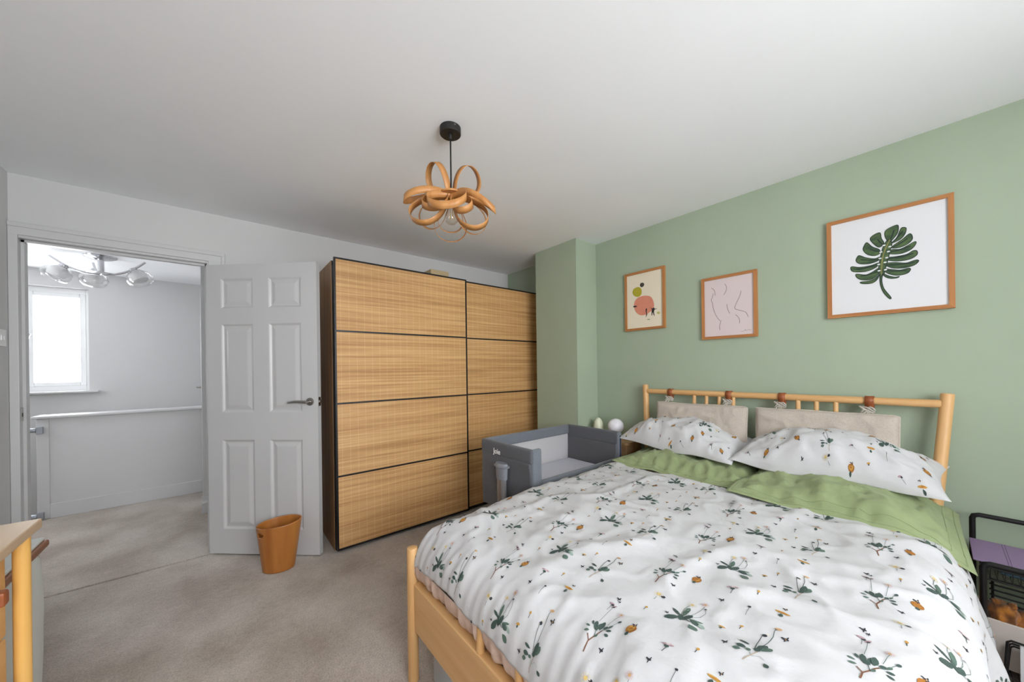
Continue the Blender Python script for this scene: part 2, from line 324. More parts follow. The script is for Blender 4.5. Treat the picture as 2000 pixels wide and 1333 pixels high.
# ---- traced print shapes (metres)
MOTIFS = {'A': [('leaf', [(0.0, 0.009), (-0.034, 0.028)], 0.02, 'leafd'), ('leaf', [(0.005, 0.008), (0.02, 0.039)], 0.01, 'leafd'), ('leaf', [(0.006, 0.004), (0.05, 0.01)], 0.013, 'leafm'),
       ('leaf', [(-0.011, -0.001), (0.025, -0.012)], 0.015, 'leafd'), ('leaf', [(0.014, 0.012), (-0.013, -0.002)], 0.012, 'leafd'),
       ('leaf', [(0.009, -0.03), (0.001, -0.056)], 0.013, 'leafp'), ('leaf', [(0.007, -0.016), (0.019, -0.043)], 0.007, 'leafm'),
       ('leaf', [(0.005, -0.017), (0.001, -0.041)], 0.016, 'leafd'), ('leaf', [(-0.018, -0.029), (-0.027, -0.053)], 0.02, 'leafm'),
       ('stem', [(-0.008, 0.0), (-0.001, -0.01), (-0.004, -0.023)], 0.0022, 'leafd'), ('stem', [(0.002, 0.008), (0.017, 0.013), (0.038, 0.017), (0.064, 0.017)], 0.0011, 'leafm'),
       ('stem', [(0.012, -0.005), (0.034, -0.01), (0.062, -0.01), (0.09, -0.008)], 0.0011, 'leafm'),
       ('stem', [(0.013, -0.014), (0.034, -0.025), (0.059, -0.025), (0.075, -0.017)], 0.0011, 'leafm'), ('daisy', [(0.07, 0.016)], 0.0095, 'cream', 'yellow'),
       ('daisy', [(0.095, -0.005)], 0.0095, 'pinkp', 'tan'), ('leaf', [(0.075, -0.012), (0.079, -0.018)], 0.006, 'dark'), ('fly', [(-0.011, 0.035)], 0.008)],
 'B': [('stem', [(-0.064, -0.002), (-0.036, 0.004), (-0.017, -0.002), (0.007, -0.009)], 0.003, 'root'), ('stem', [(-0.035, 0.004), (-0.023, 0.017)], 0.0022, 'root'),
       ('stem', [(-0.016, -0.001), (0.008, 0.011)], 0.0014, 'leafd'), ('stem', [(0.0, -0.006), (0.023, -0.02)], 0.0012, 'leafd'),
       ('leaf', [(-0.015, 0.019), (-0.021, 0.031)], 0.008, 'leafm'), ('leaf', [(-0.005, 0.024), (-0.005, 0.037)], 0.006, 'leafm'),
       ('leaf', [(0.004, 0.022), (0.014, 0.03)], 0.006, 'leafd'), ('leaf', [(-0.002, 0.012), (0.02, 0.02)], 0.011, 'leafd'),
       ('leaf', [(-0.002, 0.006), (0.024, 0.004)], 0.011, 'leafd'), ('leaf', [(0.002, -0.002), (0.031, 0.003)], 0.012, 'leafd'),
       ('leaf', [(-0.002, 0.002), (0.003, 0.015)], 0.009, 'leafd'), ('leaf', [(0.009, -0.008), (0.023, -0.014)], 0.008, 'leafd'),
       ('leaf', [(0.009, -0.017), (0.017, -0.029)], 0.008, 'leafd'), ('leaf', [(0.0, -0.02), (-0.001, -0.033)], 0.008, 'leafd'),
       ('leaf', [(-0.02, -0.003), (-0.009, -0.007)], 0.006, 'leafm'), ('leaf', [(0.019, -0.016), (0.032, -0.022)], 0.006, 'leafm'),
       ('stem', [(0.021, 0.017), (0.059, 0.022), (0.087, 0.025)], 0.001, 'leafm'), ('stem', [(0.026, -0.009), (0.057, -0.01), (0.073, -0.012)], 0.001, 'leafm'),
       ('stem', [(0.016, -0.017), (0.038, -0.022), (0.051, -0.027)], 0.001, 'leafm'), ('leaf', [(0.082, 0.029), (0.096, 0.02)], 0.007, 'mauve'),
       ('leaf', [(0.084, 0.027), (0.09, 0.021)], 0.005, 'dark'), ('daisy', [(0.076, -0.011)], 0.0085, 'pinkp', 'tan'), ('leaf', [(0.045, -0.025), (0.056, -0.03)], 0.007, 'leafd'),
       ('fly', [(0.114, 0.026)], 0.007)],
 'BD': [('disc', [(0.002, 0.001)], 0.004, 0.0035, 'amber'), ('stem', [(-0.002, 0.001), (-0.012, 0.0)], 0.0016, 'dark')],
 'BS': [('leaf', [(0.01, 0.006), (0.008, -0.002)], 0.007, 'dark'), ('stem', [(0.005, 0.001), (-0.011, 0.0), (-0.025, -0.003)], 0.0011, 'leafm')],
 'C': [('stem', [(-0.058, -0.003), (-0.043, -0.003), (-0.032, -0.005), (-0.012, -0.01)], 0.0026, 'rootp'),
       ('stem', [(-0.032, -0.005), (-0.019, 0.003), (-0.02, 0.015)], 0.0013, 'leafp'), ('stem', [(-0.033, -0.006), (-0.022, -0.019), (-0.027, -0.031)], 0.0009, 'leafp'),
       ('leaf', [(-0.029, 0.017), (-0.033, 0.031)], 0.013, 'leafm'), ('leaf', [(-0.017, 0.012), (-0.017, 0.032)], 0.013, 'leafd'),
       ('leaf', [(-0.002, 0.012), (0.002, 0.036)], 0.008, 'leafd'), ('leaf', [(-0.018, 0.012), (-0.02, 0.001)], 0.009, 'leafm'),
       ('leaf', [(-0.013, -0.007), (0.024, -0.01)], 0.016, 'leafd'), ('leaf', [(-0.007, -0.014), (0.019, -0.022)], 0.016, 'leafm'),
       ('leaf', [(-0.009, 0.001), (-0.009, -0.013)], 0.011, 'leafd'), ('stem', [(-0.008, -0.001), (0.014, 0.006), (0.039, 0.013), (0.059, 0.017)], 0.0015, 'leafd'),
       ('stem', [(0.01, -0.006), (0.041, -0.003), (0.071, 0.001), (0.092, 0.007), (0.104, 0.006)], 0.0015, 'leafd'), ('leaf', [(0.063, 0.019), (0.063, 0.009)], 0.01, 'dark'),
       ('leaf', [(0.069, 0.015), (0.071, 0.007)], 0.005, 'cream'), ('leaf', [(0.102, 0.011), (0.105, -0.004)], 0.008, 'tan'), ('bee', [(0.081, -0.02)], 0.013)],
 'D': [('disc', [(0.0, 0.0)], 0.015, 0.0125, 'orange'), ('disc', [(0.001, 0.001)], 0.01, 0.008, 'amber'), ('disc', [(0.001, 0.002)], 0.0055, 0.0045, 'orange'),
       ('leaf', [(-0.011, 0.0), (-0.024, -0.001)], 0.009, 'leafd'), ('bee', [(0.016, 0.001)], 0.011)],
 'D2': [('disc', [(-0.002, 0.0)], 0.0048, 0.0165, 'amber'), ('leaf', [(-0.009, 0.001), (-0.024, -0.002)], 0.01, 'leafd'),
        ('leaf', [(-0.004, 0.011), (0.0, -0.012)], 0.004, 'orange'), ('bee', [(0.019, -0.001)], 0.009)],
 'FL': [('fly', [(0.0, 0.0)], 0.011)],
 'LF': [('leaf', [(0.005, 0.006), (-0.005, -0.006)], 0.01, 'leafd')],
 'PK': [('leaf', [(0.002, 0.016), (0.009, 0.004)], 0.006, 'mauve'), ('leaf', [(0.007, 0.004), (0.012, -0.011)], 0.007, 'mauve'),
        ('leaf', [(0.001, 0.005), (0.016, -0.001)], 0.006, 'pinkp'), ('leaf', [(0.001, 0.007), (0.0, -0.005)], 0.01, 'leafd'),
        ('stem', [(-0.003, -0.002), (-0.011, -0.002), (-0.022, -0.003)], 0.0018, 'leafd')],
 'SD': [('disc', [(0.002, 0.001)], 0.0035, 0.0085, 'mauve'), ('leaf', [(-0.001, 0.001), (-0.002, -0.008)], 0.007, 'dark'),
        ('stem', [(-0.004, -0.001), (-0.015, -0.003), (-0.026, -0.004)], 0.0011, 'leafm')],
 'WD': [('daisy', [(0.002, 0.004)], 0.013, 'cream', 'yellow'), ('leaf', [(-0.002, -0.004), (0.002, -0.016)], 0.011, 'dark'),
        ('stem', [(-0.014, 0.001), (-0.029, -0.001)], 0.0012, 'leafm')],
 'YS': [('leaf', [(-0.001, 0.007), (0.003, -0.008)], 0.007, 'amber'), ('leaf', [(-0.004, 0.002), (-0.006, -0.004)], 0.008, 'leafd')]}
TILE = [('A', 0.886, 0.389), ('B', 1.034, 0.524), ('C', 0.902, 0.226), ('D', 0.747, 0.434), ('D2', 1.097, 0.253), ('PK', 0.758, 0.342), ('WD', 0.925, 0.479), ('YS', 0.923, 0.313),
 ('BD', 0.8, 0.293), ('BD', 0.962, 0.287), ('BD', 0.85, 0.468), ('BS', 1.038, 0.306), ('SD', 0.793, 0.536), ('LF', 1.197, 0.21), ('FL', 0.822, 0.535), ('FL', 0.873, 0.276),
 ('FL', 1.031, 0.366), ('FL', 0.997, 0.482)]
LEAF_LOBES = [[(0.21, 1.874), (0.2, 1.891), (0.176, 1.898), (0.171, 1.868), (0.162, 1.84), (0.178, 1.825), (0.195, 1.843)],
 [(0.236, 1.827), (0.232, 1.848), (0.222, 1.861), (0.203, 1.834), (0.179, 1.814), (0.177, 1.794), (0.196, 1.787), (0.222, 1.801)],
 [(0.263, 1.781), (0.258, 1.796), (0.25, 1.802), (0.227, 1.785), (0.196, 1.772), (0.177, 1.776), (0.181, 1.76), (0.211, 1.751), (0.243, 1.756), (0.258, 1.767)],
 [(0.283, 1.74), (0.279, 1.751), (0.251, 1.741), (0.211, 1.74), (0.181, 1.747), (0.193, 1.725), (0.227, 1.714), (0.263, 1.719), (0.277, 1.726)],
 [(0.265, 1.703), (0.259, 1.707), (0.227, 1.697), (0.204, 1.706), (0.181, 1.72), (0.183, 1.693), (0.204, 1.67), (0.239, 1.672), (0.259, 1.687)],
 [(0.248, 1.663), (0.22, 1.663), (0.197, 1.669), (0.18, 1.687), (0.189, 1.662), (0.208, 1.649), (0.24, 1.653)],
 [(0.159, 1.892), (0.15, 1.907), (0.121, 1.918), (0.113, 1.909), (0.116, 1.878), (0.129, 1.856), (0.143, 1.842), (0.156, 1.864)],
 [(0.136, 1.834), (0.118, 1.858), (0.107, 1.891), (0.1, 1.9), (0.088, 1.893), (0.092, 1.866), (0.108, 1.844)],
 [(0.138, 1.811), (0.122, 1.827), (0.101, 1.842), (0.076, 1.863), (0.068, 1.838), (0.08, 1.818), (0.108, 1.805)],
 [(0.147, 1.787), (0.136, 1.802), (0.108, 1.797), (0.08, 1.81), (0.06, 1.82), (0.058, 1.809), (0.072, 1.787), (0.101, 1.775), (0.129, 1.778)],
 [(0.151, 1.766), (0.122, 1.764), (0.087, 1.766), (0.067, 1.778), (0.055, 1.774), (0.055, 1.755), (0.077, 1.74), (0.115, 1.74), (0.148, 1.752)],
 [(0.162, 1.737), (0.13, 1.737), (0.091, 1.725), (0.067, 1.73), (0.054, 1.731), (0.05, 1.723), (0.064, 1.708), (0.098, 1.702), (0.137, 1.712)],
 [(0.163, 1.713), (0.137, 1.704), (0.109, 1.695), (0.081, 1.698), (0.076, 1.688), (0.088, 1.673), (0.12, 1.671), (0.152, 1.689)],
 [(0.167, 1.69), (0.148, 1.675), (0.127, 1.664), (0.112, 1.664), (0.12, 1.658), (0.141, 1.66), (0.159, 1.672)],
 [(0.147, 1.856), (0.135, 1.834), (0.142, 1.796), (0.149, 1.755), (0.159, 1.709), (0.165, 1.681), (0.18, 1.686), (0.182, 1.72), (0.176, 1.767), (0.165, 1.824)],
 [(0.177, 1.689), (0.169, 1.685), (0.171, 1.653), (0.164, 1.614), (0.141, 1.567), (0.146, 1.561), (0.167, 1.598), (0.177, 1.643)]]
LEAF_VEINS = [[(0.165, 1.834), (0.184, 1.867)], [(0.175, 1.802), (0.211, 1.825)], [(0.179, 1.765), (0.246, 1.779)], [(0.183, 1.739), (0.263, 1.732)], [(0.185, 1.704), (0.247, 1.693)],
 [(0.141, 1.849), (0.127, 1.897)], [(0.134, 1.836), (0.098, 1.883)], [(0.134, 1.812), (0.083, 1.842)], [(0.142, 1.791), (0.073, 1.803)], [(0.148, 1.76), (0.065, 1.765)],
 [(0.155, 1.73), (0.064, 1.721)], [(0.159, 1.704), (0.088, 1.688)]]
LEAF_RIB = [(0.141, 1.854), (0.156, 1.816), (0.167, 1.77), (0.171, 1.728), (0.172, 1.686)]
LEAF_HOLES = [(0.162, 1.83), (0.173, 1.799), (0.176, 1.768), (0.181, 1.739), (0.18, 1.707), (0.142, 1.818), (0.147, 1.795), (0.153, 1.766), (0.159, 1.744), (0.158, 1.707)]
BLOBS = [('soot', [(1.491, 1.888), (1.484, 1.899), (1.469, 1.901), (1.456, 1.892), (1.455, 1.881), (1.462, 1.87), (1.476, 1.866), (1.487, 1.874)]),
 ('olive',
  [(1.557, 1.841), (1.548, 1.863), (1.526, 1.872), (1.504, 1.873), (1.485, 1.861), (1.476, 1.837), (1.48, 1.812), (1.495, 1.798), (1.516, 1.796), (1.541, 1.809), (1.553, 1.824)]),
 ('coral',
  [(1.544, 1.744), (1.527, 1.777), (1.491, 1.794), (1.442, 1.794), (1.402, 1.779), (1.382, 1.745), (1.375, 1.706), (1.387, 1.676), (1.417, 1.658), (1.444, 1.646), (1.486, 1.646),
   (1.518, 1.665), (1.539, 1.697)]),
 ('oliv2', [(1.353, 1.652), (1.344, 1.657), (1.331, 1.652), (1.33, 1.64), (1.341, 1.637), (1.352, 1.641)]),
 ('ink', [(1.554, 1.72), (1.546, 1.73), (1.529, 1.728), (1.514, 1.718), (1.529, 1.717), (1.542, 1.716)]),
 ('ink', [(1.445, 1.687), (1.438, 1.696), (1.432, 1.687), (1.436, 1.67), (1.432, 1.644), (1.439, 1.632), (1.445, 1.623), (1.44, 1.651), (1.445, 1.671)]),
 ('ink',
  [(1.406, 1.698), (1.39, 1.686), (1.376, 1.693), (1.371, 1.683), (1.347, 1.679), (1.371, 1.676), (1.377, 1.659), (1.374, 1.643), (1.371, 1.624), (1.38, 1.637), (1.385, 1.657),
   (1.39, 1.648), (1.393, 1.63), (1.398, 1.637), (1.395, 1.661), (1.393, 1.68)]),
 ('green', [(1.435, 1.605), (1.421, 1.609), (1.408, 1.605), (1.419, 1.602)])]
LINES = [[(0.966, 1.765), (0.951, 1.751), (0.944, 1.731), (0.943, 1.709)], [(0.884, 1.779), (0.874, 1.756), (0.877, 1.73), (0.892, 1.705)],
 [(0.954, 1.727), (0.96, 1.703), (0.968, 1.682), (0.96, 1.662), (0.957, 1.633), (0.948, 1.599), (0.933, 1.564), (0.914, 1.536)],
 [(0.908, 1.542), (0.914, 1.519), (0.918, 1.497), (0.915, 1.475)],
 [(0.79, 1.717), (0.797, 1.687), (0.811, 1.655), (0.823, 1.628), (0.827, 1.612), (0.819, 1.6), (0.794, 1.59), (0.769, 1.578), (0.758, 1.561), (0.753, 1.544)],
 [(0.872, 1.643), (0.871, 1.621), (0.864, 1.596), (0.856, 1.579)], [(0.824, 1.568), (0.81, 1.552), (0.801, 1.53), (0.802, 1.507)],
 [(0.795, 1.456), (0.777, 1.457), (0.768, 1.467), (0.766, 1.457), (0.75, 1.465), (0.745, 1.458), (0.737, 1.466)]]

# ------------------------------------------------------------------ the setting
H = 2.3294; XG = 2.5704; YB = 3.1669; XL = -0.88; YF = -1.35
YB2 = YB + 0.125; YL = 5.83; XLL = -2.2; XR2 = 1.2
struct('floor', MB().box(XL, XG, YF, 3.152, -0.08, 0.0), CARPET, 'beige grey cut pile carpet of the bedroom')
struct('floor_landing', MB().box(XLL, XR2, 3.174, 4.93, -0.08, 0.0).box(XLL, XR2, 3.145, 3.174, -0.08, -0.03), CARPET, 'beige grey carpet of the landing beyond the doorway')
struct('floor_stair', MB().box(XLL, -0.14, 4.93, YL, -0.3, -0.2).box(XLL, -0.14, 4.915, 4.93, -0.3, -0.001), CARPET, 'carpeted stair tread one step below the landing')
struct('ceiling', MB().box(XL, XG, YF, YB, H, H + 0.08), CEIL, 'plain white painted bedroom ceiling')
struct('ceiling_landing', MB().box(XLL, XR2, YB2, YL, H, H + 0.08), CEIL, 'white landing ceiling seen through the doorway')
OX0, OX1, OZ = -0.875, -0.05, 2.012
struct('wall_back', MB().box(XLL, OX0, YB, YB2, 0, H).box(OX0, OX1, YB, YB2, OZ, H).box(OX1, XG, YB, YB2, 0, H), WHITE, 'white wall with the open doorway, behind the wardrobe')
struct('wall_left', MB().box(XL - 0.1, XL, YF - 0.12, YB, 0, H), WHITE, 'white side wall at the far left')
struct('wall_right', MB().box(XG, XG + 0.12, YF - 0.12, YB2, 0, H), GREEN, 'sage green wall behind the bed')
BX, BY0, BY1 = 2.3011, 1.9232, 2.4152
struct('wall_chimney_breast', MB().box(BX, XG, BY0, BY1, 0, H), GREEN, 'sage green chimney breast between wardrobe and bed')
w = WIN
struct('wall_front', MB().box(XL, w['x0'], YF - 0.12, YF, 0, H).box(w['x1'], XG, YF - 0.12, YF, 0, H).box(w['x0'], w['x1'], YF - 0.12, YF, 0, w['z0']).box(w['x0'], w['x1'], YF - 0.12, YF, w['z1'], H), WHITE, 'white window wall behind the viewpoint')
struct('wall_landing_far', MB().box(XLL, -2.10, YL, YL + 0.16, -0.3, H).box(-1.11, -0.14, YL, YL + 0.16, -0.3, H).box(-2.10, -1.11, YL, YL + 0.16, -0.3, 1.05).box(-2.10, -1.11, YL, YL + 0.16, 2.155, H), WHITE, 'white landing wall with a small window')
struct('wall_landing_left', MB().box(XLL - 0.12, XLL, YB2, 4.26, -0.3, H).box(XLL - 0.12, XLL, 4.74, YL, -0.3, H).box(XLL - 0.12, XLL, 4.26, 4.74, -0.3, 1.25).box(XLL - 0.12, XLL, 4.26, 4.74, 1.93, H), WHITE, 'white wall at the left end of the landing')
struct('wall_landing_right', MB().box(-0.14, XR2, 4.12, YL + 0.16, -0.3, H), WHITE, 'white wall corner across the landing')
struct('wall_landing_end', MB().box(XR2, XR2 + 0.1, YB2, 4.12, 0, H), WHITE, 'white wall closing the landing')

def skirting(name, pts, h, t, label=None, parent=None):
    mb = MB()
    for (x0, x1, y0, y1) in pts:
        mb.rbox(x0, x1, y0, y1, 0, h, 0.004)
    return struct(name, mb, GLOSSW, label, parent)
skirting('baseboard_back', [(0.03, 0.575, YB - 0.016, YB - 0.0005)], 0.12, 0.016)
skirting('baseboard_left', [(XL + 0.0005, XL + 0.016, YF + 0.01, YB - 0.03)], 0.12, 0.016)
skirting('baseboard_right', [(XG - 0.016, XG - 0.0005, YF + 0.01, BY0 - 0.001)], 0.12, 0.016)
mb = MB()
mb.prism([(4.104, 0), (4.1195, 0), (4.1195, 0.15), (4.112, 0.15), (4.109, 0.11), (4.104, 0.09)], 'x', -0.152, XR2 - 0.01)
struct('baseboard_landing', mb, GLOSSW)

# door lining, stops and moulded architrave
mb = MB()
mb.box(-0.875, -0.850, YB - 0.004, YB2 + 0.004, 0, 2.010).box(-0.075, -0.050, YB - 0.004, YB2 + 0.004, 0, 2.010).box(-0.850, -0.075, YB - 0.004, YB2 + 0.004, 1.985, 2.010)
mb.box(-0.850, -0.838, YB + 0.04, YB + 0.07, 0, 1.985).box(-0.087, -0.075, YB + 0.04, YB + 0.07, 0, 1.985).box(-0.850, -0.075, YB + 0.04, YB + 0.07, 1.973, 1.985)
frame = struct('trim_1', mb, GLOSSW, 'white painted door lining of the bedroom doorway')
mb = MB()
# head: two-step moulding
mb.rbox(XL + 0.001, 0.022, YB - 0.022, YB - 0.0005, 2.040, 2.066, 0.004)
mb.rbox(XL + 0.001, 0.012, YB - 0.016, YB - 0.0005, 1.998, 2.042, 0.003)
mb.rbox(XL + 0.001, -0.846, YB - 0.016, YB - 0.0005, 0, 2.0, 0.003)
mb.rbox(-0.068, 0.002, YB - 0.016, YB - 0.0005, 0, 2.0, 0.003).rbox(0.0, 0.022, YB - 0.022, YB - 0.0005, 0, 2.042, 0.004)
struct('trim_2', mb, GLOSSW, 'white moulded architrave around the bedroom doorway')
mb = MB(); mb.rbox(-0.8505, -0.847, YB + 0.012, YB + 0.036, 0.985, 1.06, 0.001)
k = obj('latch_keep', mb, STEEL, frame)
mb = MB(); mb.rbox(-0.848, -0.8462, YB + 0.017, YB + 0.03, 1.01, 1.03, 0.0005); obj('keep_hole', mb, BLACKM, k)

# windows
def window(name, x0, x1, z0, z1, yin, yout, sashes, label, handle=True, sill=None, inward=1):
    """frame in an XZ opening; yin is the face towards the room"""
    ya, yb = min(yin, yout), max(yin, yout)
    ff = 0.032; mb = MB()
    mb.rbox(x0, x0 + ff, ya, yb, z0, z1, 0.003).rbox(x1 - ff, x1, ya, yb, z0, z1, 0.003).rbox(x0 + ff, x1 - ff, ya, yb, z0, z0 + 0.055, 0.003).rbox(x0 + ff, x1 - ff, ya, yb, z1 - 0.055, z1, 0.003)
    for s in sashes[1:]: mb.rbox(s[0] - 0.032, s[0], ya, yb, z0 + 0.055, z1 - 0.055, 0.003)
    root = struct(name, mb, UPVC, label)
    for (a, b) in sashes:
        m2 = MB(); st = 0.042; zz0, zz1 = z0 + 0.055, z1 - 0.055
        d0, d1 = ya - 0.008 * (1 if yin < yout else 0), yb + 0.008 * (0 if yin < yout else 1)
        m2.rbox(a, a + st, d0, d1, zz0, zz1, 0.006).rbox(b - st, b, d0, d1, zz0, zz1, 0.006).rbox(a + st, b - st, d0, d1, zz0, zz0 + st, 0.006).rbox(a + st, b - st, d0, d1, zz1 - st, zz1, 0.006)
        so = obj('sash', m2, UPVC, root)
        m3 = MB().box(a + st - 0.005, b - st + 0.005, (ya + yb) / 2 - 0.002, (ya + yb) / 2 + 0.002, zz0 + st - 0.005, zz1 - st + 0.005)
        obj('pane', m3, PANE, so)
        if handle:
            yy = yin + (-0.01 if yin < yout else 0.01); dy = -1 if yin < yout else 1
            zc = (zz0 + zz1) / 2 + 0.04
            m4 = MB().cyl((a + st / 2, yy, zc), (a + st / 2, yy + dy * 0.028, zc), 0.013, 16, 0.002)
            m4.tube([(a + st / 2, yy + dy * 0.024, zc), (a + st / 2 - 0.004, yy + dy * 0.036, zc - 0.03), (a + st / 2 - 0.012, yy + dy * 0.036, zc - 0.11)], [0.009, 0.0085, 0.007], 10)
            obj('window_handle', m4, CHROME, so, True)
    if sill:
        obj('sill', MB().rbox(*sill, 0.005), GLOSSW, root)
    return root
window('window_1', -2.10, -1.11, 1.06, 2.155, 5.90, 5.97, [(-2.066, -1.565), (-1.533, -1.142)], 'white casement window over the stairs with bright daylight', True, (-2.14, -1.03, 5.74, 5.90, 1.042, 1.062))
window('window_2', w['x0'], w['x1'], w['z0'], w['z1'], YF - 0.06, YF - 0.12, [(w['x0'] + 0.032, 0.25), (0.282, 0.86), (0.892, w['x1'] - 0.032)], 'white bedroom window behind the viewpoint', False, (w['x0'] - 0.04, w['x1'] + 0.04, YF - 0.06, YF + 0.12, w['z0'] - 0.02, w['z0']))

w3 = struct('window_added', MB().rbox(XLL - 0.11, XLL - 0.05, 4.26, 4.30, 1.25, 1.93, 0.003).rbox(XLL - 0.11, XLL - 0.05, 4.70, 4.74, 1.25, 1.93, 0.003).rbox(XLL - 0.11, XLL - 0.05, 4.30, 4.70, 1.25, 1.29, 0.003).rbox(XLL - 0.11, XLL - 0.05, 4.30, 4.70, 1.89, 1.93, 0.003), UPVC, 'small unseen white window added at the left end of the landing for more daylight')  # extra window out of view, added only to brighten the landing
obj('pane', MB().box(XLL - 0.082, XLL - 0.078, 4.295, 4.705, 1.285, 1.895), PANE, w3)

# ------------------------------------------------------------------ six panel door, open into the room
DW, DH, DT = 0.7714, 1.9586, 0.036
ang = 0.7448
door = thing('door_1', 'white six panel bedroom door standing open against the wardrobe side', 'door', (-0.079, 3.152, 0.0), -ang)
door['kind'] = 'structure'
px = [(0.130, 0.425), (0.565, 0.860)]
pz = [(0.048, 0.153), (0.206, 0.512), (0.606, 0.915)]
xs = sorted({0.0, DW} | {DW * a for p_ in px for a in p_})
zs = sorted({0.01, 0.01 + DH} | {0.01 + DH * (1 - a) for p_ in pz for a in p_})
panels = [(DW * a, DW * b, 0.01 + DH * (1 - d), 0.01 + DH * (1 - c)) for (a, b) in px for (c, d) in pz]
mb = MB()
def in_panel(x, z): return any(a < x < b and c < z < d for a, b, c, d in panels)
for yy in (0.0, DT):
    for i in range(len(xs) - 1):
        for j in range(len(zs) - 1):
            if not in_panel((xs[i] + xs[i + 1]) / 2, (zs[j] + zs[j + 1]) / 2):
                mb.add([(xs[i], yy, zs[j]), (xs[i + 1], yy, zs[j]), (xs[i + 1], yy, zs[j + 1]), (xs[i], yy, zs[j + 1])], [(0, 1, 2, 3)])
z0, z1 = zs[0], zs[-1]
mb.add([(0, 0, z0), (DW, 0, z0), (DW, DT, z0), (0, DT, z0), (0, 0, z1), (DW, 0, z1), (DW, DT, z1), (0, DT, z1)], [(0, 1, 2, 3), (4, 5, 6, 7), (1, 2, 6, 5), (0, 3, 7, 4)])
o = obj('door_leaf', mb, GLOSSW, door, world=False)
for (a, b, c, d) in panels:
    m2 = MB()
    for yy, s in ((0.0, 1), (DT, -1)):
        rings = [(0, 0.0), (0.006, 0.003), (0.014, 0.0105), (0.022, 0.011), (0.045, 0.0045), (0.050, 0.004)]
        pv = []
        for (ins, dep) in rings:
            pv += [(a + ins, yy + s * dep, c + ins), (b - ins, yy + s * dep, c + ins), (b - ins, yy + s * dep, d - ins), (a + ins, yy + s * dep, d - ins)]
        fs = []
        for i in range(len(rings) - 1):
            for k_ in range(4): fs.append((i * 4 + k_, i * 4 + (k_ + 1) % 4, (i + 1) * 4 + (k_ + 1) % 4, (i + 1) * 4 + k_))
        fs.append(tuple((len(rings) - 1) * 4 + k_ for k_ in range(4)))
        m2.add(pv, fs)
    obj('door_panel', m2, GLOSSW, door, world=False)
hz, hx = 1.035, DW - 0.052
for side, sg in ((0.0, -1), (DT, 1)):
    m2 = MB().cyl((hx, side, hz), (hx, side + sg * 0.008, hz), 0.026, 28, 0.002).cyl((hx, side + sg * 0.006, hz), (hx, side + sg * 0.05, hz), 0.0095, 16)
    m2.tube([(hx + 0.006, side + sg * 0.05, hz), (hx - 0.03, side + sg * 0.052, hz + 0.003), (hx - 0.075, side + sg * 0.05, hz + 0.004), (hx - 0.125, side + sg * 0.042, hz - 0.002)], [0.010, 0.0105, 0.009, 0.0065], 14)
    obj('door_handle', m2, STEEL, door, True, world=False)
m2 = MB().box(DW, DW + 0.0015, 0.006, DT - 0.006, hz - 0.03, hz + 0.03).rbox(DW, DW + 0.010, 0.011, DT - 0.011, hz - 0.008, hz + 0.010, 0.002)
obj('latch_plate', m2, STEEL, door, world=False)
for hz_ in (0.25, 1.72):
    obj('hinge', MB().cyl((-0.004, DT + 0.003, hz_), (-0.004, DT + 0.003, hz_ + 0.09), 0.006, 10), STEEL, door, True, world=False)

# light switch on the left wall
ls = thing('light_switch', 'small white double light switch beside the doorway', 'switch', (XL, 3.06, 1.385))
obj('plate', MB().rbox(XL + 0.0005, XL + 0.009, 3.018, 3.104, 1.388, 1.476, 0.003), PLASW, ls)
for k in (0, 1): obj('rocker', MB().rbox(XL + 0.008, XL + 0.013, 3.04 + k * 0.026, 3.056 + k * 0.026, 1.42, 1.445, 0.002), PLASW, ls)

# ------------------------------------------------------------------ landing: balustrade, light, door lever
bal = thing('stair_balustrade', 'white boxed balustrade panel with flat cap at the stairs', 'balustrade', (-0.68, 4.9, 0))
obj('panel', MB().box(-1.155, -0.141, 4.872, 4.93, 0.0, 0.862), GLOSSW, bal)
obj('end_post', MB().rbox(-1.225, -1.155, 4.866, 4.936, 0.0, 0.862, 0.004), GLOSSW, bal)
obj('cap', MB().rbox(-1.245, -0.141, 4.835, 5.03, 0.862, 0.884, 0.006), GLOSSW, bal)
obj('skirting_board', MB().rbox(-1.155, -0.141, 4.858, 4.872, 0.0, 0.125, 0.004), GLOSSW, bal)
for zc in (0.765, 0.035):
    gb = obj('gate_bracket', MB().rbox(-1.222, -1.185, 4.842, 4.868, zc - 0.03, zc + 0.03, 0.004), ALU, bal)
    obj('cup', MB().cyl((-1.222, 4.855, zc), (-1.262, 4.855, zc + 0.004), 0.019, 14, 0.003), ALU, gb, True)

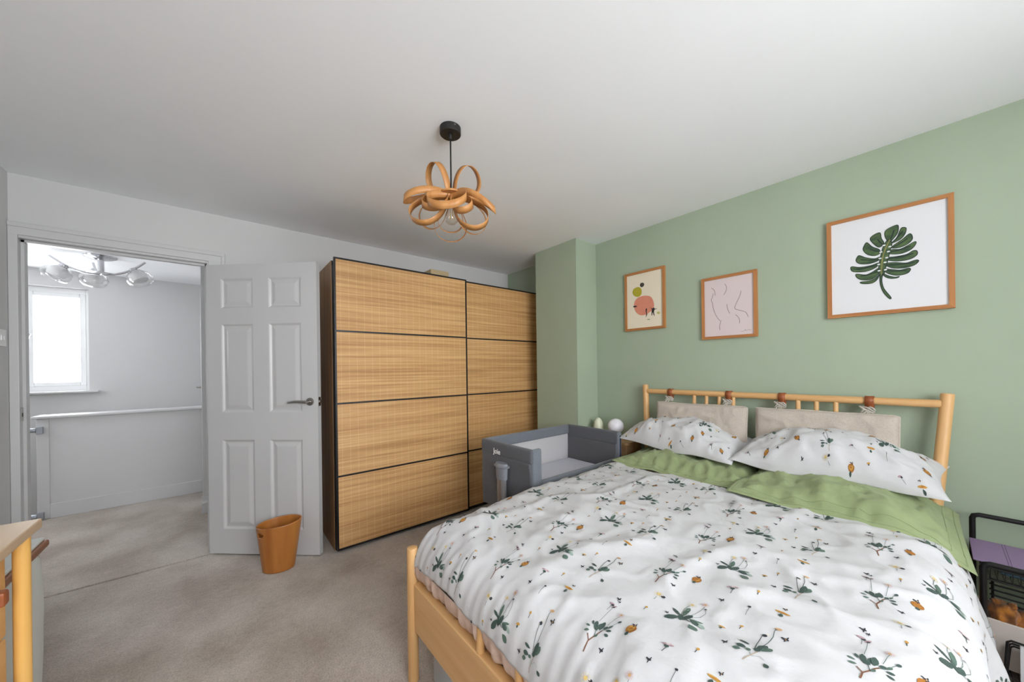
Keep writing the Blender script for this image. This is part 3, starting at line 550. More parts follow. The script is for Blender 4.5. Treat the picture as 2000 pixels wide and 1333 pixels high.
HLX, HLY = -0.863, 4.945
hl = thing('ceiling_light', 'chrome three arm ceiling light with frosted glass shades on the landing', 'ceiling light', (HLX, HLY, H))
obj('ceiling_plate', MB().lathe([(0.0, -0.034), (0.03, -0.033), (0.075, -0.022), (0.105, -0.008), (0.108, -0.001)], (HLX, HLY, H), 32), CHROME, hl, True)
obj('stem', MB().cyl((HLX, HLY, H - 0.03), (HLX, HLY, H - 0.15), 0.022, 20), CHROME, hl, True)
obj('centre_plate', MB().lathe([(0.0, 0.012), (0.05, 0.01), (0.09, 0.0), (0.05, -0.010), (0.0, -0.012)], (HLX, HLY, H - 0.155), 28), CHROME, hl, True)
cr = rt
for azi, ln in ((204, 0.33), (20, 0.32), (152, 0.22)):
    d = (rt * math.cos(math.radians(azi)) + fw * math.sin(math.radians(azi)))
    base = Vector((HLX, HLY, H - 0.155)) - d * 0.05
    pts = [base + d * (ln + 0.05) * t + Vector((0, 0, 0.13 * t ** 2.2 - 0.02 * math.sin(math.pi * t))) for t in [i / 12 for i in range(13)]]
    ao = obj('arm', MB().tube(pts, 0.009, 10), CHROME, hl, True)
    pos = pts[9]
    ax = (Vector((0, 0, -1)) * 0.85 + d * 0.5).normalized()
    e1 = ax.orthogonal().normalized(); e2 = ax.cross(e1)
    def shell(prof, n=28):
        m_ = MB(); v = []; f = []
        for (r, t) in prof:
            for k_ in range(n):
                a_ = 2 * math.pi * k_ / n
                v.append(pos + ax * t + (e1 * math.cos(a_) + e2 * math.sin(a_)) * r)
        for i in range(len(prof) - 1):
            for k_ in range(n): f.append((i * n + k_, i * n + (k_ + 1) % n, (i + 1) * n + (k_ + 1) % n, (i + 1) * n + k_))
        m_.add(v, f); return m_
    obj('lamp_holder', shell([(0.0, -0.005), (0.028, -0.004), (0.032, 0.01), (0.030, 0.03)]), CHROME, ao, True)
    sh = obj('shade', shell([(0.026, 0.012), (0.055, 0.03), (0.085, 0.06), (0.098, 0.095), (0.092, 0.128), (0.078, 0.15), (0.074, 0.149), (0.088, 0.127), (0.094, 0.095), (0.081, 0.062), (0.052, 0.033), (0.026, 0.015)]), CLEARG, ao, True, angle=180)
    obj('frosted_liner', shell([(0.025, 0.02), (0.045, 0.035), (0.062, 0.06), (0.066, 0.09), (0.058, 0.118)]), SHADE, ao, True, angle=180)

# closed landing door in the side of the wall corner, only its lever shows
dl = thing('door_2', 'landing door around the wall corner showing only its chrome lever', 'door', (-0.145, 4.75, 0))
dl['kind'] = 'structure'
obj('door_leaf', MB().rbox(-0.152, -0.1405, 4.30, 4.83, 0.01, 1.97, 0.003), GLOSSW, dl)
m2 = MB().cyl((-0.152, 4.60, 1.094), (-0.158, 4.60, 1.094), 0.024, 20).cyl((-0.155, 4.60, 1.094), (-0.195, 4.60, 1.094), 0.008, 12).tube([(-0.192, 4.595, 1.094), (-0.194, 4.66, 1.094), (-0.19, 4.72, 1.092)], [0.009, 0.009, 0.007], 10)
obj('door_handle', m2, STEEL, dl, True)

# ------------------------------------------------------------------ sliding wardrobe
WX0, WX1, WXR, WY = 0.5855, 1.6325, 2.562, 2.5802
wd = thing('sliding_wardrobe', 'large oak wardrobe with woven bamboo sliding doors in black frames', 'wardrobe', (1.57, 2.86, 0))
obj('side_panel', MB().box(WX0 - 0.002, WX0 + 0.018, 2.648, 3.155, 0.0, 2.0), OAKC, wd)
obj('side_panel', MB().box(WXR - 0.02, WXR, 2.648, 3.155, 0.0, 2.0), OAKC, wd)
obj('top_panel', MB().box(WX0 + 0.018, WXR - 0.02, 2.648, 3.155, 1.98, 2.0), OAKC, wd)
obj('back_panel', MB().box(WX0 + 0.018, WXR - 0.02, 3.145, 3.155, 0.0, 1.98), OAKC, wd)
obj('base_panel', MB().box(WX0 + 0.018, WXR - 0.02, 2.66, 3.145, 0.05, 0.07).box(WX0 + 0.018, WXR - 0.02, 2.69, 2.70, 0.0, 0.05), OAKC, wd)
obj('track', MB().box(WX0 - 0.001, WXR, 2.636, 2.648, 1.962, 1.996).box(WX0 + 0.0, WX0 + 0.012, 2.606, 2.648, 0.03, 1.962).box(WX0, WXR, 2.612, 2.648, 0.012, 0.03), BLACKM, wd)
def slide_door(x0, x1, yf, name='sliding_door', ztop=2.01, lab=None):
    fr = 0.011; z0, z1 = 0.02, ztop; d = 0.022
    m = MB().box(x0, x0 + fr, yf, yf + d, z0, z1).box(x1 - fr, x1, yf, yf + d, z0, z1)
    n = 4; cell = (z1 - z0 - fr) / n
    for k in range(n + 1): m.box(x0 + fr, x1 - fr, yf, yf + d, z0 + k * cell, z0 + k * cell + fr)
    do = obj(name, m, BLACK, wd)
    for k in range(n):
        obj('bamboo_panel', MB().box(x0 + fr, x1 - fr, yf + 0.005, yf + 0.014, z0 + k * cell + fr, z0 + (k + 1) * cell), BAMBOO, do)
    return do
slide_door(WX0, WX1, WY)
slide_door(1.60, WXR, WY + 0.032, ztop=2.008)
# things left on top of the wardrobe
b1 = obj('cardboard_box', MB().rbox(1.47, 1.655, 2.92, 3.10, 2.0005, 2.155, 0.004), CARD)
tag(b1, 'plain buff cardboard box lying on top of the wardrobe', 'box')
b2 = obj('folder', MB().rbox(1.665, 1.79, 2.90, 3.12, 2.0005, 2.105, 0.006), FILEG)
tag(b2, 'grey green folder lying beside the box on the wardrobe', 'folder')

# ------------------------------------------------------------------ bed
YC = 0.70
bed = thing('bed_frame', 'birch double bed frame with round posts and spindle headboard', 'bed', (1.55, YC, 0))
def hpost(sgn, z): return Vector((2.515 - 0.085 * (1.10 - z), YC + sgn * (0.731 - 0.075 * (1.10 - z)), z))
for s in (1, -1):
    obj('head_post', MB().cyl(hpost(s, 0), hpost(s, 1.10), 0.0215, 24, 0.005), BIRCHZ, bed, True)
    obj('foot_post', MB().cyl((0.576, YC + s * 0.640, 0), (0.580, YC + s * 0.645, 0.527), 0.0215, 24, 0.005), BIRCHZ, bed, True)
    y0 = YC + s * 0.650
    obj('side_rail', MB().rbox(0.60, 2.44, min(y0, y0 - s * 0.025), max(y0, y0 - s * 0.025), 0.207, 0.388, 0.004), BIRCHX, bed)
RZ = 1.052
a, b = hpost(1, RZ), hpost(-1, RZ)
obj('head_rail', MB().cyl(a + Vector((0, -0.015, 0)), b + Vector((0, 0.015, 0)), 0.0185, 22), BIRCHY, bed, True)
a2, b2_ = hpost(1, 0.42), hpost(-1, 0.42)
obj('lower_head_rail', MB().cyl(a2 + Vector((0, -0.015, 0)), b2_ + Vector((0, 0.015, 0)), 0.0185, 18), BIRCHY, bed, True)
for y in (1.066, 0.987, 0.908, 0.826, 0.578, 0.500, 0.421, 0.342):
    obj('spindle', MB().cyl((hpost(1, 0.43).x, y, 0.43), (hpost(1, RZ - 0.01).x, y, RZ - 0.01), 0.0112, 14), BIRCHZ, bed, True)
obj('foot_board', MB().rbox(0.574, 0.609, YC - 0.632, YC + 0.632, 0.207, 0.390, 0.004), BIRCHY, bed)
obj('foot_rail', MB().cyl((0.602, YC - 0.635, 0.489), (0.602, YC + 0.635, 0.489), 0.012, 16), BIRCHY, bed, True)
for y in (0.88, 0.70, 0.52):
    obj('foot_spindle', MB().cyl((0.589, y, 0.38), (0.592, y, 0.463), 0.013, 16), BIRCHZ, bed, True)
for k in range(9):
    obj('slat', MB().box(0.70 + k * 0.2, 0.77 + k * 0.2, 0.078, 1.322, 0.265, 0.28), BIRCHY, bed)
mt = obj('mattress', MB().rbox(0.640, 2.41, 0.08, 1.32, 0.28, 0.515, 0.05, 4), COTTON, None, True)
tag(mt, 'white mattress on the birch bed under the duvet', 'mattress')
ub = thing('storage_box', 'pale grey lidded storage box pushed under the bed', 'storage box', (0.95, 0.8, 0))
obj('body', MB().rbox(0.63, 1.20, 0.32, 1.28, 0.002, 0.150, 0.012, 3), mat('grey_box_plastic', (176, 180, 184), 0.5, var=0.04, vscale=8), ub)
obj('lid', MB().rbox(0.62, 1.21, 0.31, 1.29, 0.150, 0.175, 0.008, 3), mat('slate_box_lid', (120, 124, 130), 0.5, var=0.04, vscale=8), ub)

# ------------------------------------------------------------------ cloth surfaces and their prints
class Surf:
    """regular grid of world points over (a,b) that can be sampled for flat prints"""
    def __init__(s, P, a0, a1, b0, b1, flip=False):
        s.P = P; s.a0, s.a1, s.b0, s.b1 = a0, a1, b0, b1; s.na, s.nb = P.shape[:2]; s.sg = -1 if flip else 1
    def at(s, a, b, lift=0.0012):
        fa = (a - s.a0) / (s.a1 - s.a0) * (s.na - 1); fb = (b - s.b0) / (s.b1 - s.b0) * (s.nb - 1)
        if not (0 <= fa < s.na - 1 and 0 <= fb < s.nb - 1): return None
        i, j = int(fa), int(fb); u, v = fa - i, fb - j; P = s.P
        p00, p10, p01, p11 = P[i, j], P[i + 1, j], P[i, j + 1], P[i + 1, j + 1]
        p = p00 * (1 - u) * (1 - v) + p10 * u * (1 - v) + p01 * (1 - u) * v + p11 * u * v
        da = (p10 - p00) * (1 - v) + (p11 - p01) * v; db = (p01 - p00) * (1 - u) + (p11 - p10) * u
        n = np.cross(da, db) * s.sg; l = np.linalg.norm(n)
        if l < 1e-12: return None
        return tuple(p + n / l * lift)

INKS = ['leafd', 'leafm', 'leafp', 'root', 'rootp', 'mauve', 'pinkp', 'cream', 'yellow', 'tan', 'dark', 'orange', 'amber']
INKC = dict(leafd=(62, 80, 74), leafm=(84, 106, 94), leafp=(150, 168, 158), root=(122, 80, 58), rootp=(176, 160, 142), mauve=(168, 140, 146), pinkp=(205, 184, 184), cream=(214, 206, 190), yellow=(206, 178, 110), tan=(196, 156, 112), dark=(48, 50, 56), orange=(162, 106, 42), amber=(190, 144, 66))
INKM = [mat('print_' + n, INKC[n], 0.9, var=0.15, vscale=120) for n in INKS]
def put_poly(mb, surf, pts, mi, lift):
    q = [surf.at(a, b, lift) for a, b in pts]
    if any(p_ is None for p_ in q): return
    mb.add(q, [tuple(range(len(q)))], mi)
def put_motif(mb, surf, items, oa, ob, sc=1.0, rot=0.0, lift=0.0012, rng=random):
    cr_, sr_ = math.cos(rot) * sc, math.sin(rot) * sc
    def T(p_): return (oa + p_[0] * cr_ - p_[1] * sr_, ob + p_[0] * sr_ + p_[1] * cr_)
    layer = lift
    for it in items:
        k = it[0]; layer += 0.00004
        if k == 'leaf':
            (a0, b0), (a1, b1) = it[1]; w_ = it[2] / 2; mi = INKS.index(it[3])
            L_ = math.hypot(a1 - a0, b1 - b0) + 1e-6; da, db = (a1 - a0) / L_, (b1 - b0) / L_
            prof = [(0, 0.08), (0.25, 0.7), (0.55, 1.0), (0.82, 0.75), (1.0, 0.12)]
            left = [(a0 + da * L_ * t - db * w_ * h_, b0 + db * L_ * t + da * w_ * h_) for t, h_ in prof]
            right = [(a0 + da * L_ * t + db * w_ * h_, b0 + db * L_ * t - da * w_ * h_) for t, h_ in prof]
            for i in range(len(prof) - 1):
                put_poly(mb, surf, [T(left[i]), T(left[i + 1]), T(right[i + 1]), T(right[i])], mi, layer)
        elif k == 'stem':
            pts = it[1]; w_ = it[2] / 2; mi = INKS.index(it[3])
            for i in range(len(pts) - 1):
                (a0, b0), (a1, b1) = pts[i], pts[i + 1]; L_ = math.hypot(a1 - a0, b1 - b0) + 1e-6; n_ = max(1, int(L_ / 0.012))
                na_, nb_ = -(b1 - b0) / L_ * w_, (a1 - a0) / L_ * w_
                for q_ in range(n_):
                    t0, t1 = q_ / n_, (q_ + 1) / n_
                    A0 = (a0 + (a1 - a0) * t0, b0 + (b1 - b0) * t0); A1 = (a0 + (a1 - a0) * t1, b0 + (b1 - b0) * t1)
                    put_poly(mb, surf, [T((A0[0] + na_, A0[1] + nb_)), T((A1[0] + na_, A1[1] + nb_)), T((A1[0] - na_, A1[1] - nb_)), T((A0[0] - na_, A0[1] - nb_))], mi, layer)
        elif k == 'disc':
            (a0, b0), = it[1]; mi = INKS.index(it[4])
            put_poly(mb, surf, [T((a0 + it[2] * (1 + 0.08 * math.cos(5 * t)) * math.cos(t), b0 + it[3] * math.sin(t))) for t in [2 * math.pi * i / 12 for i in range(12)]], mi, layer)
        elif k == 'daisy':
            (a0, b0), = it[1]; r_ = it[2]
            for q_ in range(9):
                t = 2 * math.pi * q_ / 9; dt = 0.24
                put_poly(mb, surf, [T((a0 + r_ * 0.3 * math.cos(t), b0 + r_ * 0.3 * math.sin(t))), T((a0 + r_ * math.cos(t - dt), b0 + r_ * math.sin(t - dt))), T((a0 + r_ * math.cos(t + dt), b0 + r_ * math.sin(t + dt)))], INKS.index(it[3]), layer)
            put_poly(mb, surf, [T((a0 + r_ * 0.42 * math.cos(t), b0 + r_ * 0.42 * math.sin(t))) for t in [2 * math.pi * i / 8 for i in range(8)]], INKS.index(it[4]), layer + 0.00003)
        elif k in ('fly', 'bee'):
            (a0, b0), = it[1]; r_ = it[2]; mi = INKS.index('dark')
            for dx_, dy_, ra, rb in ((0, 0, 0.28, 0.5), (0.1, 0.55, 0.18, 0.25), (0.4, -0.1, 0.35, 0.14), (-0.4, 0.0, 0.35, 0.12)):
                put_poly(mb, surf, [T((a0 + r_ * (dx_ + ra * math.cos(t)), b0 + r_ * (dy_ + rb * math.sin(t)))) for t in [2 * math.pi * i / 6 for i in range(6)]], mi, layer)
            if k == 'bee': put_poly(mb, surf, [T((a0 + r_ * (0.22 * math.cos(t)), b0 + r_ * (0.12 * math.sin(t)))) for t in [2 * math.pi * i / 6 for i in range(6)]], INKS.index('tan'), layer + 0.00003)

# duvet ---------------------------------------------------------------
def ridged(p_): return 1 - abs(noise.noise(p_)) * 2
def duvet_point(a, b):
    """a along the bed from the foot hem (fabric length), b across from the right hem"""
    r = 0.17; rz = 0.142; X0 = 0.578; la = r * math.pi / 2
    if a < la: t = a / la * math.pi / 2; x = X0 + r * (1 - math.cos(t)); dA = rz * (1 - math.sin(t))
    else: x = X0 + r + (a - la); dA = 0.0
    rr = 0.16; lb = rr * math.pi / 2; dr = 0.30; dl_ = 0.10
    flat = 1.24
    if b < dr: y = 0.08 - rr - 0.012 * math.sin((dr - b) / dr * 2.5); dB = rr + (dr - b)
    elif b < dr + lb: t = (b - dr) / lb * math.pi / 2; y = 0.08 - rr * math.cos(t); dB = rr * (1 - math.sin(t))
    elif b < dr + lb + flat: y = 0.08 + (b - dr - lb); dB = 0.0
    elif b < dr + lb * 2 + flat: t = (b - dr - lb - flat) / lb * math.pi / 2; y = 0.08 + flat + rr * math.sin(t); dB = rr * (1 - math.cos(t))
    else: y = 0.08 + flat + rr; dB = rr + (b - dr - 2 * lb - flat)
    s2 = 1 - smoothstep(0.60, 0.98, x)
    dB *= 1 - 0.80 * s2
    drop = dA + dB - dA * dB / 0.55
    # gather the foot corners inside the posts
    s = 1 - smoothstep(0.58, 1.15, x)
    y += (YC - y) * (0.19 * s if y > YC else 0.17 * s)
    z = 0.602 - drop
    q = Vector((x, y, z))
    flatk = 1 - min(1, (dA + dB) / 0.25) * 0.5
    # loft of the filling, long soft folds, then small crumples
    z += 0.016 * noise.noise(Vector((x * 2.1, y * 2.3, 3.1))) * flatk
    f1 = ridged(Vector((x * 1.5 + y * 2.2, y * 3.0 - x * 1.1, 1.7))); z += 0.010 * max(0, f1 - 0.55) / 0.45 * flatk
    f2 = ridged(Vector((x * 5.5 + y * 1.5, y * 2.6 - x * 1.5, 7.7))); z += 0.0085 * max(0, f2 - 0.5) / 0.5
    f3 = ridged(Vector((x * 9.0 - y * 5, y * 10.0 + x * 3, 4.4))); z += 0.0045 * max(0, f3 - 0.4) / 0.6
    # gathers running in from the foot seam
    g = 1 - smoothstep(0.62, 0.92, x)
    pl = math.sin(y * 140 + 3 * noise.noise(Vector((y * 4, x * 2, 0))))
    pl *= 0.35 + 0.65 * abs(noise.noise(Vector((y * 5, x * 1.5, 8)))) * 1.6
    z += 0.0010 * g * pl; x_ = x - 0.0028 * g * pl * (1 if dA > 0.03 else 0)
    # waves of the hanging sides
    h_ = smoothstep(0.10, 0.34, dB)
    wv = math.sin(x * 17 + 2.2 * noise.noise(Vector((x * 3, 0.5, 2)))) + 0.5 * math.sin(x * 31 + 1)
    y += (0.028 * h_ * wv) * (1 if y < YC else 0.45)
    if y > 1.447: y = 1.447 + (y - 1.447) * 0.12
    # head end sinks under the pillows
    z -= 0.05 * smoothstep(1.98, 2.12, x)
    return (x_, y, z)
A1 = 0.17 * math.pi / 2 + (2.12 - 0.748); B1 = 0.30 + 0.16 * math.pi + 1.24 + 0.10
NA, NB = 170, 210
DP = np.array([[duvet_point(A1 * i / (NA - 1), B1 * j / (NB - 1)) for j in range(NB)] for i in range(NA)])
duvet = thing('duvet', 'white cotton duvet printed with meadow flowers, spread over the bed', 'duvet', (1.4, YC, 0.5))
dv = obj('cover', MB().grid(DP), COTTON, duvet, True, angle=180)
sm = dv.modifiers.new('thickness', 'SOLIDIFY'); sm.thickness = 0.012; sm.offset = -1
surf = Surf(DP, 0, A1, 0, B1)
n_test = surf.at(A1 * 0.6, B1 * 0.5, 1.0); 
if n_test[2] < 1.0: surf.sg = -1
mbp = MB()
TX, TY = 0.335, 0.445
# fabric coordinates of the plain (x, y): a = x - 0.773 + la ; b = y - 0.08 + 0.30 + lb
ca = -0.748 + 0.17 * math.pi / 2; cb = -0.08 + 0.30 + 0.16 * math.pi / 2
for (n_, x, y) in TILE:
    for i in range(-3, 6):
        for j in range(-3, 5):
            a = x + i * TX + ca; b = y + j * TY + i * 0.024 + cb
            if -0.1 < a < A1 + 0.1 and -0.1 < b < B1 + 0.1: put_motif(mbp, surf, MOTIFS[n_], a, b)
rng = random.Random(3)
pr = obj('flower_print', mbp, INKM, duvet)
tag(pr, 'printed daisies, leafy plants, marigolds and bees', kind='stuff')
# peach lining that shows below the foot hem
U = np.zeros((7, 240, 3))
prof = [(0.582, 0.468), (0.582, 0.452), (0.584, 0.436), (0.588, 0.420), (0.595, 0.405), (0.610, 0.394), (0.632, 0.387)]
for i, (x, z) in enumerate(prof):
    for j in range(240):
        y = 0.085 + (1.318 - 0.085) * j / 239
        k_ = math.sin(i / 6 * math.pi); rf = math.sin(y * 75 + 4 * noise.noise(Vector((y * 9, 0, 0)))) + 0.7 * math.sin(y * 137 + 1)
        U[i, j] = (x + 0.005 * k_ * rf, y, z + 0.004 * k_ * noise.noise(Vector((y * 14, i, 2))))
obj('lining_hem', MB().grid(U), PEACH, duvet, True, angle=180)
for y in (0.925, 0.665):
    obj('snap_fastener', MB().lathe([(0.0, 0.003), (0.004, 0.0025), (0.0055, 0.0)], (0.590, y, 0.466), 12), CHROME, duvet, True)

SEAM = mat('sage_thread', (134, 148, 106), 0.9, var=0.1, vscale=200)
# pillows --------------------------------------------------------------
def pillow_grid(c, hx, hy, T, tilt=0.0, yaw=0.0, roll=0.0, nu=44, nv=60, pinch=0.06, ex=0.5, seed=0, wr=1.0, flange=0.0, post=None, bot=0.6, p4=2.0):
    R = Matrix.Rotation(yaw, 3, 'Z') @ Matrix.Rotation(-tilt, 3, 'Y') @ Matrix.Rotation(roll, 3, 'X')
    top = np.zeros((nu, nv, 3)); bt = np.zeros((nu, nv, 3))
    for i in range(nu):
        for j in range(nv):
            u = -1 + 2 * i / (nu - 1); v = -1 + 2 * j / (nv - 1)
            u = math.copysign(abs(u) ** 0.85, u); v = math.copysign(abs(v) ** 0.85, v)
            fu, fv = hx / (hx - flange) * abs(u), hy / (hy - flange) * abs(v)
            k_ = max(0.0, (1 - min(1, fu) ** p4)) * max(0.0, (1 - min(1, fv) ** p4)); th = T * k_ ** ex
            x = hx * u * (1 - pinch * (1 - v * v)); y = hy * v * (1 - pinch * (1 - u * u))
            P3 = Vector((x * 4 + seed, y * 4, seed * 1.7))
            w_ = wr * (0.016 * noise.noise(P3) + 0.020 * max(0, ridged(Vector((x * 7 + y * 5, y * 9 - x * 4, seed))) - 0.45) + 0.012 * max(0, ridged(Vector((x * 12 - y * 9, y * 12 + x * 8, seed + 2))) - 0.5) + 0.006 * ridged(Vector((x * 15, y * 19, seed + 4))) * 0.4)
            edge = 1 - max(abs(u), abs(v)) ** 6
            # gathers running in from the seams
            gth = 0.004 * wr * math.sin(hy * v * 70 + 3 * noise.noise(Vector((y * 6, seed, 1)))) * max(0, abs(u) - 0.45) / 0.55 * edge
            gth += 0.004 * wr * math.sin(hx * u * 80 + 3 * noise.noise(Vector((x * 6, seed, 5)))) * max(0, abs(v) - 0.6) / 0.4 * edge
            for arr, z in ((top, th + (w_ + gth) * edge), (bt, -th * bot - 0.0008)):
                sag = 0.012 * wr * noise.noise(Vector((x * 3.2 + seed, y * 5.5, seed))) - 0.010 * wr * (1 - v * v) * abs(u) ** 4
                xo = 0.010 * wr * noise.noise(Vector((y * 7.0, seed * 2.1, 0.3))) * abs(u)
                q = R @ Vector((x + xo, y, z + (sag if wr > 0.8 else 0))) + Vector(c)
                if post: q = post(q)
                arr[i, j] = q
    return top, bt
def pillow(name, label, cat, material, group=None, **k):
    top, bt = pillow_grid(**k)
    root = thing(name, label, cat, (k['c'][0], k['c'][1], k['c'][2] - k['T'] * 0.6), 0, group)
    mb = MB().grid(top).grid(bt, flip=True)
    nu, nv = top.shape[:2]; o1 = nu * nv
    ring = [(0, j) for j in range(nv)] + [(i, nv - 1) for i in range(1, nu)] + [(nu - 1, j) for j in range(nv - 2, -1, -1)] + [(i, 0) for i in range(nu - 2, 0, -1)]
    idx = [i * nv + j for i, j in ring]; n = len(idx)
    mb.f += [(idx[i], idx[(i + 1) % n], o1 + idx[(i + 1) % n], o1 + idx[i]) for i in range(n)]; mb.m += [0] * n
    obj('pillowcase' if 'pillow' in name else 'cover', mb, material, root, True, angle=180)
    if k.get('flange'):
        s_ = Surf(top, -1, 1, -1, 1)
        if s_.at(0, 0, 1.0)[2] < s_.at(0, 0, 0)[2]: s_.sg = -1
        for ins in (0.018, k['flange'] * 1.0):
            ul = (1 - ins / k['hx']) ** (1 / 0.85); vl = (1 - ins / k['hy']) ** (1 / 0.85); line = []
            for (ua, va, ub, vb) in ((-ul, -vl, -ul, vl), (-ul, vl, ul, vl), (ul, vl, ul, -vl), (ul, -vl, -ul, -vl)):
                line += [s_.at(ua + (ub - ua) * i / 60, va + (vb - va) * i / 60, 0.0004) for i in range(60)]
            obj('stitched_seam', MB().tube(line, 0.0011, 5, False, closed=True), SEAM, root, True)
    return root, top
def print_pillow(root, top, hx, hy, seed):
    s_ = Surf(top, -1, 1, -1, 1)
    if s_.at(0, 0, 1.0)[2] < s_.at(0, 0, 0)[2]: s_.sg = -1
    class Scaled:
        def at(self, a, b, l=0.0012):
            u, v = a / hx, b / hy
            u = math.copysign(abs(u) ** (1 / 0.85), u) if abs(u) < 1 else 9; v = math.copysign(abs(v) ** (1 / 0.85), v) if abs(v) < 1 else 9
            return s_.at(u, v, l)
    mb = MB(); S2 = Scaled(); rg = random.Random(seed)
    for (n_, a, b, r_) in PILLOW_PRINT[seed]: put_motif(mb, S2, MOTIFS[n_], a, b, 0.85, r_)
    k_ = obj('flower_print', mb, INKM, root); tag(k_, 'printed marigolds, daisies and green leaves', kind='stuff')
def rp(seed):
    rg = random.Random(seed + 20); out = []
    big = [('A', -0.01, -0.17, 0.3), ('A', 0.03, 0.24, -0.4), ('B', 0.08, 0.10, 0.2)] if seed == 0 else [('A', 0.0, -0.22, 0.2), ('A', 0.02, 0.25, -0.4), ('C', -0.08, -0.02, 0.2), ('C', 0.07, 0.06, 0.2)]
    out += big
    for i in range(4):
        for j in range(9):
            n_ = ['D', 'D2', 'WD', 'PK', 'SD', 'FL', 'D', 'YS', 'FL', 'BS', 'D'][(i * 5 + j * 3 + seed) % 11]
            a = -0.150 + i * 0.085 + rg.uniform(-0.02, 0.02); b = -0.33 + j * 0.082 + rg.uniform(-0.025, 0.025)
            if all(math.hypot(a - q[1], b - q[2]) > 0.045 for q in big): out.append((n_, a, b, rg.uniform(-0.9, 0.9)))
    return out
PILLOW_PRINT = {0: rp(0), 1: rp(1)}
def droop(q):
    # the loose flange hangs over the right side of the bed
    d = max(0.0, 0.12 - q.y)
    q.z -= 0.22 * d + 1.3 * d * d
    return q
r_, t_ = pillow('pillow', 'flat green cotton pillow with a stitched border at the crib side', 'pillow', GREENC, 'green pillows', c=(2.245, 0.99, 0.628), hx=0.25, hy=0.395, T=0.05, tilt=0.05, flange=0.05, pinch=0.015, seed=2, wr=1.6, bot=0.8)
r_, t_ = pillow('pillow', 'flat green cotton pillow whose border hangs over the trolley side', 'pillow', GREENC, 'green pillows', c=(2.205, 0.305, 0.636), hx=0.280, hy=0.375, T=0.052, tilt=0.05, yaw=0.045, flange=0.05, pinch=0.015, seed=5, wr=1.6, post=droop, bot=0.8)
r_, t_ = pillow('pillow', 'plump white flower printed pillow nearest the crib', 'pillow', COTTON, 'flower printed pillows', c=(2.365, 1.085, 0.750), hx=0.185, hy=0.385, T=0.135, tilt=0.22, yaw=-0.10, roll=0.05, seed=9, pinch=0.07, ex=0.62, bot=0.35, wr=1.3)
print_pillow(r_, t_, 0.185, 0.385, 0)
r_, t_ = pillow('pillow', 'plump white flower printed pillow nearest the black trolley', 'pillow', COTTON, 'flower printed pillows', c=(2.345, 0.355, 0.744), hx=0.185, hy=0.39, T=0.145, tilt=0.20, yaw=-0.01, seed=14, pinch=0.07, ex=0.62, bot=0.35, wr=1.3)
print_pillow(r_, t_, 0.185, 0.39, 1)

# linen headboard cushions, strapped to the rail ----------------------------
def head_cushion(y0, y1, straps, label, zt=0.988, h=0.27, seed=1):
    yc, hy, zc, hz_ = (y0 + y1) / 2, (y1 - y0) / 2, zt - h / 2, h / 2
    root, top = pillow('headboard_cushion', label, 'cushion', LINEN, 'headboard cushions', c=(2.425, yc, zc), hx=hz_, hy=hy, T=0.036, tilt=math.radians(90 - 5), pinch=0.008, ex=0.28, seed=seed, wr=0.5, bot=1.0, p4=6.0)
    X0 = 2.425 - 0.0
    # welted edge
    tp = top; nu, nv = tp.shape[:2]
    ring = [tp[0, j] for j in range(0, nv, 3)] + [tp[i, nv - 1] for i in range(1, nu, 3)] + [tp[nu - 1, j] for j in range(nv - 1, -1, -3)] + [tp[i, 0] for i in range(nu - 2, 0, -3)]
    obj('welt', MB().tube([tuple(p_) for p_ in ring], 0.0045, 8, False, closed=True), LINEN, root, True)
    for y in straps:
        xr = hpost(1, RZ).x; R_ = 0.0215; m = MB()
        pts = [(xr - 0.006 + 0.0, 1.008)] + [(xr + R_ * math.cos(t), RZ + R_ * math.sin(t)) for t in [math.pi * (1.12 - 1.24 * i / 12) for i in range(13)]] + [(xr + 0.004, 1.008)]
        P_ = np.zeros((len(pts), 2, 3)); Q_ = np.zeros((len(pts), 2, 3))
        for i, (x, z) in enumerate(pts):
            for j, yy in enumerate((y - 0.0165, y + 0.0165)): P_[i, j] = (x, yy, z)
        so = obj('strap', MB().grid(P_), LEATHER, root, True)
        sd = so.modifiers.new('thickness', 'SOLIDIFY'); sd.thickness = 0.003; sd.offset = 1
        rg = random.Random(int(y * 1000)); m = MB()
        k0 = Vector((xr - 0.012, y + 0.004, 1.006)); e0 = Vector((2.437, y, zt - 0.01))
        for q_ in range(3):
            pts3 = []
            for i in range(15):
                t = 2 * math.pi * i / 14; R3 = 0.018 + 0.003 * q_
                pts3.append(k0 + Vector((0.006 * math.sin(2 * t + q_), R3 * math.cos(t) + 0.006 * q_ - 0.004, 0.015 * math.sin(t + q_ * 0.8))))
            m.tube(pts3, 0.0044, 7)
        for q_ in range(3):
            off = Vector((-0.004, (q_ - 1) * 0.010, 0)); m.tube([k0, (k0 + e0) / 2 + off + Vector((-0.006, rg.uniform(-0.008, 0.008), 0)), e0 + off], 0.0034, 7)
        m.tube([k0, k0 + Vector((-0.012, 0.016, 0.002)), k0 + Vector((-0.016, 0.026, -0.016))], 0.0034, 7)
        obj('tie', m, TIE, root, True)
    return root
head_cushion(0.728, 1.292, (1.23, 0.85), 'beige linen headboard cushion hanging nearest the crib', 0.985, 0.27, 3)
head_cushion(0.112, 0.682, (0.573, 0.216), 'beige linen headboard cushion hanging nearest the trolley', 0.990, 0.27, 6)

